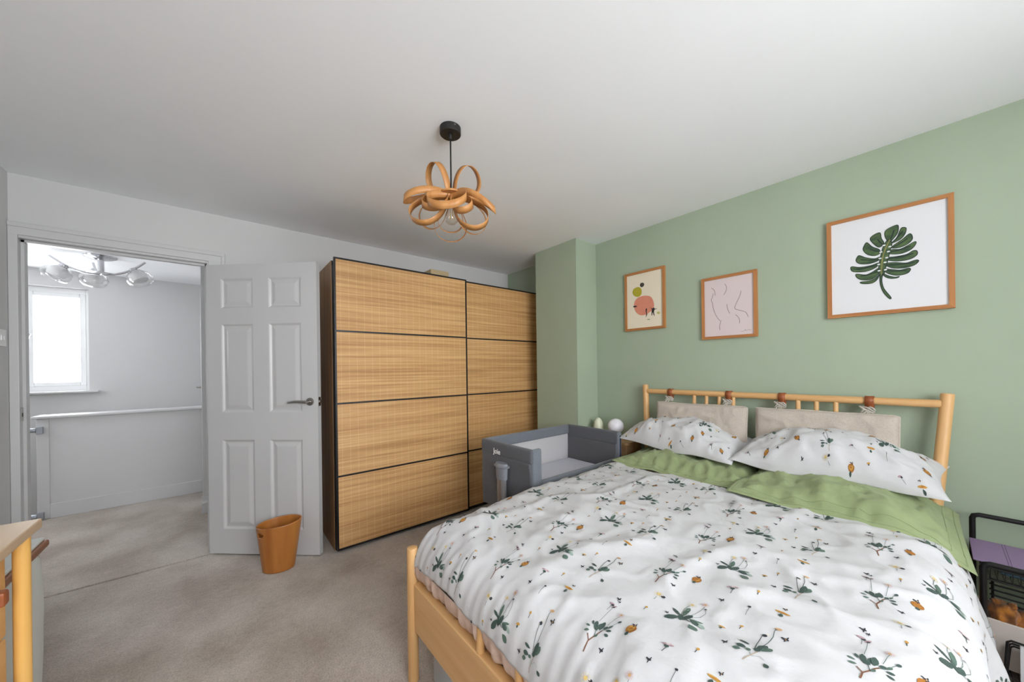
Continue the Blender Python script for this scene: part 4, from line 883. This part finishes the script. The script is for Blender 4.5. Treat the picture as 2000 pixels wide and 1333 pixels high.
# ------------------------------------------------------------------ bedside crib
CX0, CX1, CY0, CY1, CZ = 1.355, 2.245, 1.478, 1.975, 0.765
crib = thing('bedside_crib', 'grey fabric bedside crib with lowered side, between bed and wardrobe', 'crib', ((CX0 + CX1) / 2, (CY0 + CY1) / 2, 0))
def fabric_panel(x0, x1, y0, y1, z0, z1, n=18, amp=0.004, seed=0, r=0.012):
    """soft-edged upholstered slab with slight bulges"""
    bm = bmesh.new(); bmesh.ops.create_cube(bm, size=1)
    for v in bm.verts: v.co = Vector(((x0 + x1) / 2 + v.co.x * (x1 - x0), (y0 + y1) / 2 + v.co.y * (y1 - y0), (z0 + z1) / 2 + v.co.z * (z1 - z0)))
    bmesh.ops.bevel(bm, geom=list(bm.edges), offset=min(r, 0.45 * min(x1 - x0, y1 - y0, z1 - z0)), segments=3, affect='EDGES', profile=0.5)
    bmesh.ops.triangulate(bm, faces=bm.faces)
    for _ in range(4):
        es = [e for e in bm.edges if e.calc_length() > 0.06]
        if es: bmesh.ops.subdivide_edges(bm, edges=es, cuts=1, use_grid_fill=False); bmesh.ops.triangulate(bm, faces=[f for f in bm.faces if len(f.verts) > 3])
    for v in bm.verts:
        q = v.co; d = Vector((noise.noise(q * 5 + Vector((seed, 0, 0))), noise.noise(q * 5 + Vector((0, seed, 9))), 0.4 * noise.noise(q * 5 + Vector((3, 0, seed)))))
        v.co = q + d * amp
    bm.verts.index_update(); m = MB().add([v.co[:] for v in bm.verts], [[v.index for v in f.verts] for f in bm.faces]); bm.free(); return m
# end nearest the viewpoint
obj('end_panel', fabric_panel(CX0, CX0 + 0.03, CY0 + 0.004, CY1, 0.335, CZ - 0.075, amp=0.016, seed=1), GREYF, crib, True, angle=60)
obj('end_rail', fabric_panel(CX0 - 0.004, CX0 + 0.036, CY0, CY1 + 0.003, CZ - 0.085, CZ + 0.002, amp=0.003, seed=2, r=0.016), GREYF, crib, True, angle=60)
# far end
obj('end_panel', fabric_panel(CX1 - 0.03, CX1, CY0 + 0.004, CY1, 0.335, CZ - 0.09, amp=0.008, seed=3), MESHD, crib, True, angle=60)
obj('end_rail', fabric_panel(CX1 - 0.036, CX1 + 0.004, CY0, CY1 + 0.003, CZ - 0.098, CZ + 0.002, amp=0.004, seed=4, r=0.016), GREYF, crib, True, angle=60)
# back
obj('back_rail', fabric_panel(CX0 + 0.03, CX1 - 0.03, CY1 - 0.03, CY1 + 0.004, CZ - 0.075, CZ + 0.002, amp=0.003, seed=5, r=0.014), GREYF2, crib, True, angle=60)
obj('mesh_side', fabric_panel(CX0 + 0.03, CX1 - 0.03, CY1 - 0.014, CY1 - 0.006, 0.46, CZ - 0.07, amp=0.004, seed=6, r=0.003), MESHL, crib, True, angle=60)
obj('back_skirt', fabric_panel(CX0 + 0.03, CX1 - 0.03, CY1 - 0.02, CY1, 0.335, 0.47, amp=0.004, seed=7), GREYF, crib, True, angle=60)
# lowered front side and the two standing corner strips
obj('low_rail', fabric_panel(CX0 + 0.08, CX1 - 0.01, CY0, CY0 + 0.032, 0.49, 0.575, amp=0.003, seed=8, r=0.014), GREYF2, crib, True, angle=60)
obj('front_skirt', fabric_panel(CX0 + 0.08, CX1 - 0.01, CY0 + 0.004, CY0 + 0.02, 0.335, 0.495, amp=0.004, seed=9), GREYF, crib, True, angle=60)
obj('corner_strip', fabric_panel(CX0 + 0.01, CX0 + 0.085, CY0 - 0.003, CY0 + 0.028, 0.335, CZ + 0.002, amp=0.003, seed=10), GREYF2, crib, True, angle=60)
zs_ = obj('corner_strip', fabric_panel(CX1 - 0.035, CX1 + 0.005, CY0 - 0.006, CY0 + 0.03, 0.335, CZ, amp=0.002, seed=11), GREYF2, crib, True, angle=60)
NAVY = mat('navy_zip', (38, 46, 74), 0.6, var=0.1, vscale=40)
obj('zip', MB().rbox(CX1 - 0.022, CX1 - 0.014, CY0 - 0.0115, CY0 - 0.004, 0.52, CZ - 0.025, 0.002), NAVY, zs_)
obj('zip_flap', MB().rbox(1.93, 1.985, CY0 - 0.006, CY0 + 0.001, 0.525, 0.556, 0.002), GREYF2, crib)
obj('crib_mattress', MB().rbox(CX0 + 0.034, CX1 - 0.034, CY0 + 0.03, CY1 - 0.02, 0.43, 0.497, 0.02, 4), SHEETW, crib, True)
obj('crib_floor', MB().box(CX0 + 0.034, CX1 - 0.034, CY0 + 0.02, CY1 - 0.02, 0.345, 0.43), GREYF, crib)
for xe, sg in ((CX0, -1), (CX1, 1)):
    xc = xe + sg * 0.032; yc = 1.715
    def oval(z, rx, ry, n=24): return [(xc + rx * math.cos(2 * math.pi * k / n), yc + ry * math.sin(2 * math.pi * k / n), z) for k in range(n)]
    def stack(levels, n=24):
        m = MB(); v = []; f = []
        for (z, rx, ry) in levels: v += oval(z, rx, ry, n)
        for i in range(len(levels) - 1):
            for k in range(n): f.append((i * n + k, i * n + (k + 1) % n, (i + 1) * n + (k + 1) % n, (i + 1) * n + k))
        f.append(tuple(range(n))[::-1]); f.append(tuple((len(levels) - 1) * n + k for k in range(n))); m.add(v, f); return m
    lg = obj('leg', stack([(0.05, 0.020, 0.042), (0.56, 0.020, 0.042)]), ALU, crib, True)
    obj('leg_seam', MB().box(xc + sg * 0.0185, xc + sg * 0.0205, yc - 0.016, yc + 0.004, 0.06, 0.555), mat('taupe_plastic', (128, 112, 100), 0.5, var=0.05, vscale=20), lg)
    obj('leg_collar', stack([(0.555, 0.021, 0.043), (0.558, 0.024, 0.047), (0.630, 0.027, 0.051), (0.634, 0.034, 0.066), (0.641, 0.035, 0.067), (0.644, 0.026, 0.056), (0.656, 0.022, 0.05)]), PLASG, crib, True)
    obj('foot', MB().rbox(xc - 0.03, xc + 0.03, CY0 + 0.01, CY1 + 0.03, 0.0, 0.05, 0.018, 3), PLASG, crib, True)

def text_mesh(txt, size, ext=0.0008):
    cu = bpy.data.curves.new('lettering_curve', 'FONT'); cu.body = txt; cu.size = size; cu.extrude = ext; cu.align_x = 'CENTER'; cu.align_y = 'CENTER'; cu.offset = 0.0006
    to = bpy.data.objects.new('lettering_tmp', cu); COL.objects.link(to)
    bpy.context.view_layer.update()
    me = bpy.data.meshes.new_from_object(to.evaluated_get(bpy.context.evaluated_depsgraph_get()))
    bpy.data.objects.remove(to); bpy.data.curves.remove(cu)
    return me
me = text_mesh('Joie', 0.048)
me.materials.clear(); me.materials.append(LETTER)
for loc, rot in (((CX0 - 0.0085, 1.795, 0.708), (math.radians(90), 0, math.radians(-90))), ((1.505, CY0 - 0.004, 0.537), (math.radians(90), 0, 0))):
    lo = bpy.data.objects.new('lettering', me); COL.objects.link(lo); lo.parent = crib
    lo.location = Vector(loc) - Vector(crib.location); lo.rotation_euler = rot
    lo['label'] = 'small white rounded lettering'

# ------------------------------------------------------------------ bedside table with two small lamps
NX0, NY0, NY1, NZ = 2.316, 1.468, 1.905, 0.668
ns = thing('bedside_table', 'pale oak bedside table with rounded corner behind the crib', 'bedside table', (2.42, 1.69, 0))
def rrect(x0, x1, y0, y1, r, n=6):
    out = []
    for (cx, cy, a0) in ((x1 - r, y1 - r, 0), (x0 + r, y1 - r, 90), (x0 + r, y0 + r, 180), (x1 - r, y0 + r, 270)):
        out += [(cx + r * math.cos(math.radians(a0 + 90 * i / n)), cy + r * math.sin(math.radians(a0 + 90 * i / n))) for i in range(n + 1)]
    return out
OAKT = wood('table_oak', (196, 158, 116), (176, 136, 94), 'y', 0.5)
obj('table_top', MB().prism(rrect(NX0, 2.55, NY0, NY1, 0.03), 'z', NZ - 0.018, NZ), OAKT, ns)
obj('drawer_box', MB().rbox(NX0 + 0.025, 2.545, NY0 + 0.025, NY1 - 0.025, NZ - 0.16, NZ - 0.018, 0.004), OAKT, ns)
for x in (NX0 + 0.04, 2.53):
    for y in (NY0 + 0.04, NY1 - 0.04): obj('leg', MB().cyl((x, y, 0), (x, y, NZ - 0.16), 0.015, 14), OAKT, ns, True)
gl = thing('globe_lamp', 'small white opal globe lamp on the bedside table', 'lamp', (2.415, 1.633, NZ))
obj('base', MB().lathe([(0.0, 0.0), (0.036, 0.0), (0.036, 0.008), (0.018, 0.02), (0.016, 0.042)], (2.415, 1.633, NZ), 24), CHROME, gl, True)
obj('globe', MB().lathe([(0.062 * math.sin(math.pi * i / 18) + 1e-5, 0.098 - 0.062 * math.cos(math.pi * i / 18)) for i in range(19)], (2.415, 1.633, NZ), 32), OPAL, gl, True, angle=180)
eg = obj('egg_night_light', MB().lathe([((0.042 * math.sin(math.pi * i / 18) * (1 - 0.12 * (-math.cos(math.pi * i / 18)))) + 1e-5, 0.074 - 0.074 * math.cos(math.pi * i / 18)) for i in range(19)], (2.43, 1.812, NZ + 0.0005), 28), CREAMG, None, True, angle=180)
tag(eg, 'small pale cream egg shaped night light beside the globe lamp', 'night light')

# ------------------------------------------------------------------ wooden waste bin
binr = thing('waste_bin', 'oval bentwood honey oak waste bin in front of the door', 'bin', (0.262, 2.655, 0.0), math.radians(-24))
def bin_pt(t, k):
    z = 0.0 + 0.29 * k
    ra = 0.088 + (0.124 - 0.088) * k; rb = 0.070 + (0.100 - 0.070) * k
    cx = 0.0 + 0.006 * k
    rim = 0.009 * math.cos(t) * k
    return (cx + ra * math.cos(t), rb * math.sin(t), z + rim)
nT, nK = 96, 40; V = []; F = []
for i in range(nK + 1):
    for j in range(nT): V.append(bin_pt(2 * math.pi * j / nT, i / nK))
for i in range(nK):
    for j in range(nT):
        t = 2 * math.pi * (j + 0.5) / nT; k_ = (i + 0.5) / nK
        dt = (t - math.radians(226)) * 0.115; dz = (k_ - 0.845) * 0.29
        if (abs(dt) / 0.026) ** 2.5 + (abs(dz) / 0.0135) ** 2.5 < 1: continue
        F.append((i * nT + j, i * nT + (j + 1) % nT, (i + 1) * nT + (j + 1) % nT, (i + 1) * nT + j))
so = obj('body', MB().add(V, F), BINW, binr, True, world=False, angle=60)
sd = so.modifiers.new('thickness', 'SOLIDIFY'); sd.thickness = 0.005; sd.offset = -1
obj('base', MB().add([bin_pt(2 * math.pi * j / 48, 0.03) for j in range(48)] + [bin_pt(2 * math.pi * j / 48, 0.0) for j in range(48)], [tuple(range(48)), tuple(range(48, 96))] + [(j, (j + 1) % 48, 48 + (j + 1) % 48, 48 + j) for j in range(48)]), BINW, binr, world=False)

# ------------------------------------------------------------------ pendant light of bent veneer loops
PX, PY = 0.805, 1.39
pend = thing('pendant_light', 'pendant light of looped oak veneer strips on a black cord', 'pendant light', (PX, PY, H))
obj('ceiling_rose', MB().lathe([(0.0, -0.031), (0.044, -0.031), (0.047, -0.028), (0.047, -0.0005)], (PX, PY, H), 36, cap1=True), BLACKM, pend, True)
obj('rose_screw', MB().cyl(Vector((PX, PY, H - 0.012)) + (rt * 0.55 - fw * 0.83) * 0.046, Vector((PX, PY, H - 0.012)) + (rt * 0.55 - fw * 0.83) * 0.051, 0.004, 10), STEEL, pend, True)
obj('cord_grip', MB().lathe([(0.0, -0.052), (0.006, -0.052), (0.009, -0.04), (0.009, -0.031)], (PX, PY, H), 16), BLACKM, pend, True)
HZ = 2.035
obj('cord', MB().cyl((PX, PY, H - 0.05), (PX, PY, HZ + 0.02), 0.0035, 10), BLACK, pend, True)
obj('lamp_holder', MB().lathe([(0.0, 0.02), (0.012, 0.018), (0.018, 0.0), (0.0185, -0.055), (0.016, -0.058), (0.0, -0.058)], (PX, PY, HZ), 20), BRASS, pend, True)
obj('shade_ring', MB().lathe([(0.0185, -0.004), (0.055, -0.004), (0.056, -0.008), (0.055, -0.012), (0.0185, -0.012)], (PX, PY, HZ), 32), VENEER, pend, True)
hub = Vector((PX, PY, HZ - 0.008)); upv = Vector((0, 0, 1))
def loop(az, el, L, Wd, twist=0.0, w=0.032, start=0.022, n=48, bow=0.0):
    """teardrop loop: out from the hub along (az, el), as wide as Wd, strip width w across the loop plane"""
    az, el = math.radians(az), math.radians(el)
    d = (rt * math.cos(az) + fw * math.sin(az)) * math.cos(el) + upv * math.sin(el)
    side = (-rt * math.sin(az) + fw * math.cos(az))
    nrm = d.cross(side).normalized()
    tw = math.radians(twist)
    e = side * math.cos(tw) + nrm * math.sin(tw); bi = d.cross(e).normalized()
    P = np.zeros((n + 1, 2, 3))
    for i in range(n + 1):
        t = i / n
        k_ = (1 - math.cos(2 * math.pi * t)) / 2
        al = start + (L - start) * k_
        sd_ = Wd * 0.5 * 1.18 * math.sin(2 * math.pi * t) * (0.12 + 0.88 * k_ ** 0.42)
        c = hub + d * al + e * sd_ + upv * bow * k_ * k_
        for j, s_ in enumerate((-0.5, 0.5)): P[i, j] = c + bi * (w * s_)
    o = obj('veneer_loop', MB().grid(P), VENEER, pend, True, angle=180)
    sdm = o.modifiers.new('thickness', 'SOLIDIFY'); sdm.thickness = 0.0016; sdm.offset = 0
    return o
#     az (0 right, 90 away), el, length, width, twist
loop(160, 50, 0.178, 0.135, 55)      # up left
loop(18, 43, 0.165, 0.130, -55)      # up right
loop(-172, 8, 0.210, 0.105, -8, bow=-0.060)     # left, lying
loop(-12, 4, 0.205, 0.105, 10, bow=-0.105)     # right, lying
loop(-92, -14, 0.145, 0.175, 0, bow=-0.075)      # towards the viewer
loop(-160, -38, 0.215, 0.140, -58)   # lower left
loop(158, -36, 0.190, 0.110, 52)
loop(-135, -34, 0.165, 0.09, -40)
loop(-20, -46, 0.225, 0.135, 58)     # lower right
loop(24, -44, 0.205, 0.120, -52)
loop(-48, -40, 0.165, 0.09, 40)
loop(104, -64, 0.200, 0.155, 0)      # lower front big ring, seen edge on
loop(104, -60, 0.160, 0.120, 0)      # lower inner ring
bz = HZ - 0.058
obj('bulb', MB().lathe([(0.012, 0.0), (0.014, -0.012), (0.022, -0.026), (0.030, -0.043), (0.031, -0.055), (0.027, -0.070), (0.016, -0.081), (0.0001, -0.084)], (PX, PY, bz), 28), BULB, pend, True, angle=180)
fil = MB()
for k in range(4):
    a = math.pi / 2 * k + 0.4; fil.cyl((PX + 0.006 * math.cos(a), PY + 0.006 * math.sin(a), bz - 0.02), (PX + 0.009 * math.cos(a), PY + 0.009 * math.sin(a), bz - 0.062), 0.0011, 6)
obj('filament', fil, mat('filament_yellow', (232, 196, 110), 0.5, var=0.05, vscale=50), pend)

# ------------------------------------------------------------------ framed prints on the green wall
def framed(label, y0, y1, z0, z1, paper, fw_=0.017, depth=0.02):
    x1 = XG - 0.0008; x0 = x1 - depth
    root = thing('framed_print', label, 'picture', (x1, (y0 + y1) / 2, z0))
    # mitred oak mouldings
    def bar(q): # q: four (y,z) corners
        m = MB(); v = [(x0, *p_) for p_ in q] + [(x1, *p_) for p_ in q]
        m.add(v, [(0, 1, 2, 3), (4, 5, 6, 7), (0, 1, 5, 4), (1, 2, 6, 5), (2, 3, 7, 6), (3, 0, 4, 7)]); return m
    f_ = fw_
    obj('frame_bar', bar([(y0, z0), (y1, z0), (y1 - f_, z0 + f_), (y0 + f_, z0 + f_)]), OAKY, root)
    obj('frame_bar', bar([(y0, z1), (y1, z1), (y1 - f_, z1 - f_), (y0 + f_, z1 - f_)]), OAKY, root)
    obj('frame_bar', bar([(y0, z0), (y0, z1), (y0 + f_, z1 - f_), (y0 + f_, z0 + f_)]), OAKZ, root)
    obj('frame_bar', bar([(y1, z0), (y1, z1), (y1 - f_, z1 - f_), (y1 - f_, z0 + f_)]), OAKZ, root)
    xp = x0 + 0.008
    pp = obj('paper', MB().box(xp, xp + 0.003, y0 + f_ - 0.002, y1 - f_ + 0.002, z0 + f_ - 0.002, z1 - f_ + 0.002), paper, root)
    return root, pp, xp
def flat_poly(mb, pts, x, mi=0): mb.add([(x, y, z) for y, z in pts], [tuple(range(len(pts)))], mi)
def flat_line(mb, pts, w_, x, mi=0, taper=True):
    n = len(pts); L = []; R_ = []
    for i, (y, z) in enumerate(pts):
        a = pts[max(0, i - 1)]; b = pts[min(n - 1, i + 1)]; dy, dz = b[0] - a[0], b[1] - a[1]; l_ = math.hypot(dy, dz) + 1e-9
        k_ = w_ / 2 * ((0.4 if i in (0, n - 1) else 1.0) if taper else 1)
        L.append((y - dz / l_ * k_, z + dy / l_ * k_)); R_.append((y + dz / l_ * k_, z - dy / l_ * k_))
    for i in range(n - 1): flat_poly(mb, [L[i], L[i + 1], R_[i + 1], R_[i]], x, mi)
def smooth_line(pts, n=6):
    out = []; N = len(pts)
    for i in range(N - 1):
        p0, p1, p2, p3 = pts[max(0, i - 1)], pts[i], pts[i + 1], pts[min(N - 1, i + 2)]
        for k in range(n):
            t = k / n
            out.append(tuple(0.5 * (2 * p1[c] + (p2[c] - p0[c]) * t + (2 * p0[c] - 5 * p1[c] + 4 * p2[c] - p3[c]) * t * t + (3 * p1[c] - p0[c] - 3 * p2[c] + p3[c]) * t ** 3) for c in (0, 1)))
    return out + [pts[-1]]
def smooth_poly(pts, n=4):
    N = len(pts); out = []
    for i in range(N):
        p0, p1, p2, p3 = pts[i - 1], pts[i], pts[(i + 1) % N], pts[(i + 2) % N]
        for k in range(n):
            t = k / n
            out.append(tuple(0.5 * (2 * p1[c] + (p2[c] - p0[c]) * t + (2 * p0[c] - 5 * p1[c] + 4 * p2[c] - p3[c]) * t * t + (3 * p1[c] - p0[c] - 3 * p2[c] + p3[c]) * t ** 3) for c in (0, 1)))
    return out
root, pp, xp = framed('large oak framed print of one green split leaf', -0.057, 0.376, 1.487, 2.009, PAPERW, 0.018)
mb = MB(); G1 = mat('print_leaf_green', (86, 108, 66), 0.8, rgb2=(46, 70, 52), vscale=22, stretch=(1, 1, 2.5)); G2 = mat('print_leaf_dark', (34, 52, 44), 0.8, var=0.2, vscale=40); G3 = mat('print_leaf_rib', (140, 138, 80), 0.8, var=0.2, vscale=40)
for i, l in enumerate(LEAF_LOBES): 
    sp = smooth_poly(l); flat_poly(mb, sp, xp - 0.0006 - 0.00001 * i, 0)
    flat_line(mb, sp + [sp[0]], 0.003, xp - 0.0009 - 0.00001 * i, 1, False)
for l in LEAF_VEINS:
    (y0_, z0_), (y1_, z1_) = l; mid = ((y0_ + y1_) / 2, (z0_ + z1_) / 2 - 0.003); flat_line(mb, smooth_line([l[0], mid, l[1]]), 0.005, xp - 0.0013, 1)
flat_line(mb, smooth_line(LEAF_RIB), 0.005, xp - 0.0015, 2)
for (y, z) in LEAF_HOLES: flat_poly(mb, [(y + 0.006 * math.cos(t), z + 0.004 * math.sin(t)) for t in [i * math.pi / 4 for i in range(8)]], xp - 0.0017, 3)
obj('printed_leaf', mb, [G1, G2, G3, PAPERW], pp)
root, pp, xp = framed('narrow oak framed print of coral and olive discs with tiny figures', 1.288, 1.624, 1.528, 1.994, PAPERC, 0.018)
PC = dict(soot=(72, 66, 62), olive=(176, 166, 48), coral=(218, 140, 116), oliv2=(190, 186, 110), ink=(48, 44, 44), green=(124, 142, 110))
kk = list(PC); mb = MB()
for i, (n_, l) in enumerate(BLOBS): flat_poly(mb, smooth_poly(l) if n_ != 'ink' else l, xp - 0.0006 - 0.00006 * i, kk.index(n_))
obj('printed_discs', mb, [mat('ink_' + n_, PC[n_], 0.8, var=0.08, vscale=30) for n_ in kk], pp)
root, pp, xp = framed('oak framed pale pink line drawing between the two other prints', 0.703, 1.028, 1.418, 1.835, PAPERP, 0.018)
for i, l in enumerate(LINES):
    mb = MB(); flat_line(mb, smooth_line(l), 0.0026 if i < 7 else 0.0014, xp - 0.0006 - 0.00003 * i, 0)
    obj('printed_line', mb, mat('ink_grey', (112, 102, 104), 0.8, var=0.1, vscale=40), pp)

# ------------------------------------------------------------------ chest of drawers (front left) and laundry hamper
ch = thing('chest_of_drawers', 'birch chest of drawers with round posts at the left edge', 'chest of drawers', (-0.62, 1.06, 0))
KX, KY0, KY1, KZ = -0.372, 0.62, 1.512, 0.86
obj('top', MB().rbox(XL + 0.02, KX, KY0, KY1, KZ - 0.024, KZ, 0.003), wood('birch_top', (206, 182, 152), (196, 168, 134), 'y', 0.45), ch)
YEL = wood('birch_post', (232, 184, 106), (222, 168, 88), 'z', 0.4)
for x in (KX - 0.022, XL + 0.06):
    for y in (KY0 + 0.044, KY1 - 0.044): obj('post', MB().cyl((x, y, 0), (x, y, KZ - 0.024), 0.0145, 24), YEL, ch, True)
obj('carcass', MB().box(XL + 0.03, KX - 0.060, KY0 + 0.03, KY1 - 0.03, 0.14, KZ - 0.024), BIRCHZ, ch)
for k in range(3):
    z0 = 0.15 + k * 0.228
    dr = obj('drawer_front', MB().rbox(KX - 0.060, KX - 0.040, KY0 + 0.065, KY1 - 0.065, z0, z0 + 0.222, 0.004), BIRCHY, ch)
    for y in (KY0 + 0.135, KY1 - 0.135):
        obj('leather_pull', MB().rbox(KX - 0.040, KX - 0.018, y - 0.014, y + 0.014, z0 + 0.10, z0 + 0.135, 0.006), LEATHER, dr)
hm = thing('laundry_hamper', 'white fabric laundry hamper with wooden rim beside the chest', 'laundry hamper', (-0.66, 1.72, 0))
HAMP = mat('hamper_cotton', (206, 210, 208), 0.9, var=0.05, vscale=20, bump=0.2, bscale=60)
obj('bag', fabric_panel(XL + 0.03, -0.462, 1.555, 1.885, 0.01, 0.668, amp=0.012, seed=21, r=0.03), HAMP, hm, True, angle=60)
obj('rim', MB().rbox(-0.49, -0.452, 1.545, 1.898, 0.668, 0.690, 0.006), wood('walnut_rim', (150, 96, 58), (126, 76, 42), 'y', 0.45), hm)
obj('rim_cover', MB().rbox(-0.60, -0.462, 1.54, 1.90, 0.688, 0.699, 0.005), HAMP, hm)

# ------------------------------------------------------------------ black wire trolley to the right of the bed
TX0, TX1, TY1, TY0 = 2.20, 2.50, -0.105, -0.56
tr = thing('wire_trolley', 'black wire trolley with mesh shelves beside the bed', 'trolley', ((TX0 + TX1) / 2, -0.33, 0))
rw = 0.0095
# back frame: posts joined by a raised handle loop; front frame with lower bent corners
obj('back_frame', MB().tube([(TX1, TY1 + 0.012, 0.02), (TX1, TY1 + 0.012, 0.565), (TX1, TY1 + 0.008, 0.577), (TX1, TY1 - 0.006, 0.583), (TX1, TY0 + 0.02, 0.583), (TX1, TY0 + 0.006, 0.577), (TX1, TY0, 0.563), (TX1, TY0, 0.02)], rw, 10), BLACK, tr, True)
obj('front_frame', MB().tube([(TX0, TY1, 0.02), (TX0, TY1, 0.468), (TX0, TY1 - 0.004, 0.480), (TX0, TY1 - 0.016, 0.485), (TX0, TY0 + 0.016, 0.485), (TX0, TY0 + 0.004, 0.480), (TX0, TY0, 0.468), (TX0, TY0, 0.02)], rw, 10), BLACK, tr, True)
def tray(z, depth, name='shelf'):
    m = MB()
    for zz, r in ((z, 0.0042), (z - depth, 0.0032)):
        m.tube([(TX0, TY0, zz), (TX1, TY0, zz), (TX1, TY1, zz), (TX0, TY1, zz)], r, 8, closed=True)
    n1, n2 = 18, 28
    for i in range(1, n1): x = TX0 + (TX1 - TX0) * i / n1; m.tube([(x, TY1, z), (x, TY1, z - depth), (x, TY0, z - depth), (x, TY0, z)], 0.0009, 4, False)
    for i in range(1, n2): y = TY0 + (TY1 - TY0) * i / n2; m.tube([(TX0, y, z), (TX0, y, z - depth), (TX1, y, z - depth), (TX1, y, z)], 0.0009, 4, False)
    return obj(name, m, BLACK, tr, True)
tray(0.472, 0.045); tray(0.070, 0.012)
for x in (TX0, TX1):
    for y in (TY0, TY1 + (0.012 if x == TX1 else 0)): obj('foot_cap', MB().cyl((x, y, 0), (x, y, 0.022), 0.012, 12), BLACKM, tr, True)
lp = thing('folder', 'mauve plastic folder lying across the top of the trolley', 'folder', (2.35, -0.33, 0.477))
PUR = mat('mauve_plastic', (142, 118, 154), 0.5, var=0.04, vscale=10)
obj('cover', MB().rbox(2.225, 2.482, -0.54, -0.083, 0.4775, 0.4835, 0.002), PUR, lp)
for y in (-0.165, -0.172, -0.255, -0.262): obj('crease', MB().box(2.228, 2.480, y - 0.0008, y + 0.0008, 0.4832, 0.4842), mat('mauve_crease', (112, 90, 124), 0.6, var=0.05, vscale=10), lp)
bl = obj('blue_pouch', fabric_panel(2.27, 2.42, -0.30, -0.145, 0.4295, 0.447, amp=0.006, seed=31, r=0.008), mat('blue_plastic', (70, 104, 124), 0.5, var=0.1, vscale=10), None, True, angle=60)
tag(bl, 'flat dull blue pouch inside the top mesh tray', 'pouch')
PL = mat('mottled_orange_plush', (188, 120, 44), 0.95, rgb2=(98, 58, 24), vscale=28, bump=0.6, bscale=140, sheen=0.3)
pt = thing('soft_toy', 'mottled orange brown soft toy lying in the white crate', 'soft toy', (2.35, -0.2, 0.08))
def blob(c, r, seed):
    bm = bmesh.new(); bmesh.ops.create_icosphere(bm, subdivisions=4, radius=1)
    for v in bm.verts:
        n_ = noise.noise(v.co * 1.7 + Vector((seed, 0, 0))); v.co = Vector((v.co.x * r[0], v.co.y * r[1], v.co.z * r[2])) * (1 + 0.22 * n_) + Vector(c)
    bm.verts.index_update(); m = MB().add([v.co[:] for v in bm.verts], [[v.index for v in f.verts] for f in bm.faces]); bm.free(); return m
obj('body', blob((2.35, -0.245, 0.195), (0.07, 0.07, 0.095), 3), PL, pt, True, angle=180)
obj('head', blob((2.34, -0.160, 0.252), (0.05, 0.036, 0.050), 8), PL, pt, True, angle=180)
for y in (-0.142, -0.178): obj('ear', blob((2.335, y, 0.297), (0.014, 0.012, 0.014), 2), PL, pt, True, angle=180)
rk = thing('letter_rack', 'black wire rack of parallel bars behind the orange soft toy', 'rack', (2.44, -0.3, 0.075))
for k in range(6):
    z = 0.230 + k * 0.022; obj('bar', MB().tube([(2.455, -0.135, z), (2.44, -0.14, z + 0.004), (2.44, -0.50, z + 0.004), (2.455, -0.505, z)], 0.0035, 7), BLACK, rk, True)
for y in (-0.14, -0.50): obj('upright', MB().cyl((2.448, y, 0.076), (2.448, y, 0.342), 0.004, 8), BLACK, rk, True)
mg = thing('magazine_rack', 'low black wire magazine rack at the front of the bottom trolley shelf', 'rack', (2.24, -0.3, 0.07))
for k in range(3):
    x = 2.222 + k * 0.02; hgt = 0.214 - k * 0.018
    obj('wire_loop', MB().tube([(x - 0.004, -0.150 - k * 0.004, 0.072), (x, -0.158 - k * 0.004, hgt - 0.008), (x, -0.166 - k * 0.004, hgt), (x, -0.45, hgt), (x, -0.458, hgt - 0.008), (x - 0.004, -0.465, 0.072)], 0.0038, 8), BLACK, mg, True)
pc = obj('paper_sheaf', MB().rbox(2.229, 2.234, -0.43, -0.185, 0.073, 0.205, 0.001), PAPERW); tag(pc, 'white papers standing in the low magazine rack', 'papers')
wb = thing('storage_crate', 'plain white storage crate on the bottom shelf of the trolley', 'crate', (2.37, -0.27, 0.071))
CRW = mat('white_crate', (206, 196, 188), 0.6, var=0.04, vscale=6)
cz0, cz1 = 0.0715, 0.246
obj('front_panel', MB().rbox(2.284, 2.292, -0.52, -0.035, cz0, cz1, 0.003), CRW, wb)
obj('back_panel', MB().rbox(2.462, 2.470, -0.52, -0.035, cz0, cz1, 0.003), CRW, wb)
for y in (-0.52, -0.043): obj('end_panel', MB().rbox(2.292, 2.462, y, y + 0.008, cz0, cz1, 0.003), CRW, wb)
obj('floor_panel', MB().box(2.292, 2.462, -0.512, -0.043, cz0, cz0 + 0.006), CRW, wb)
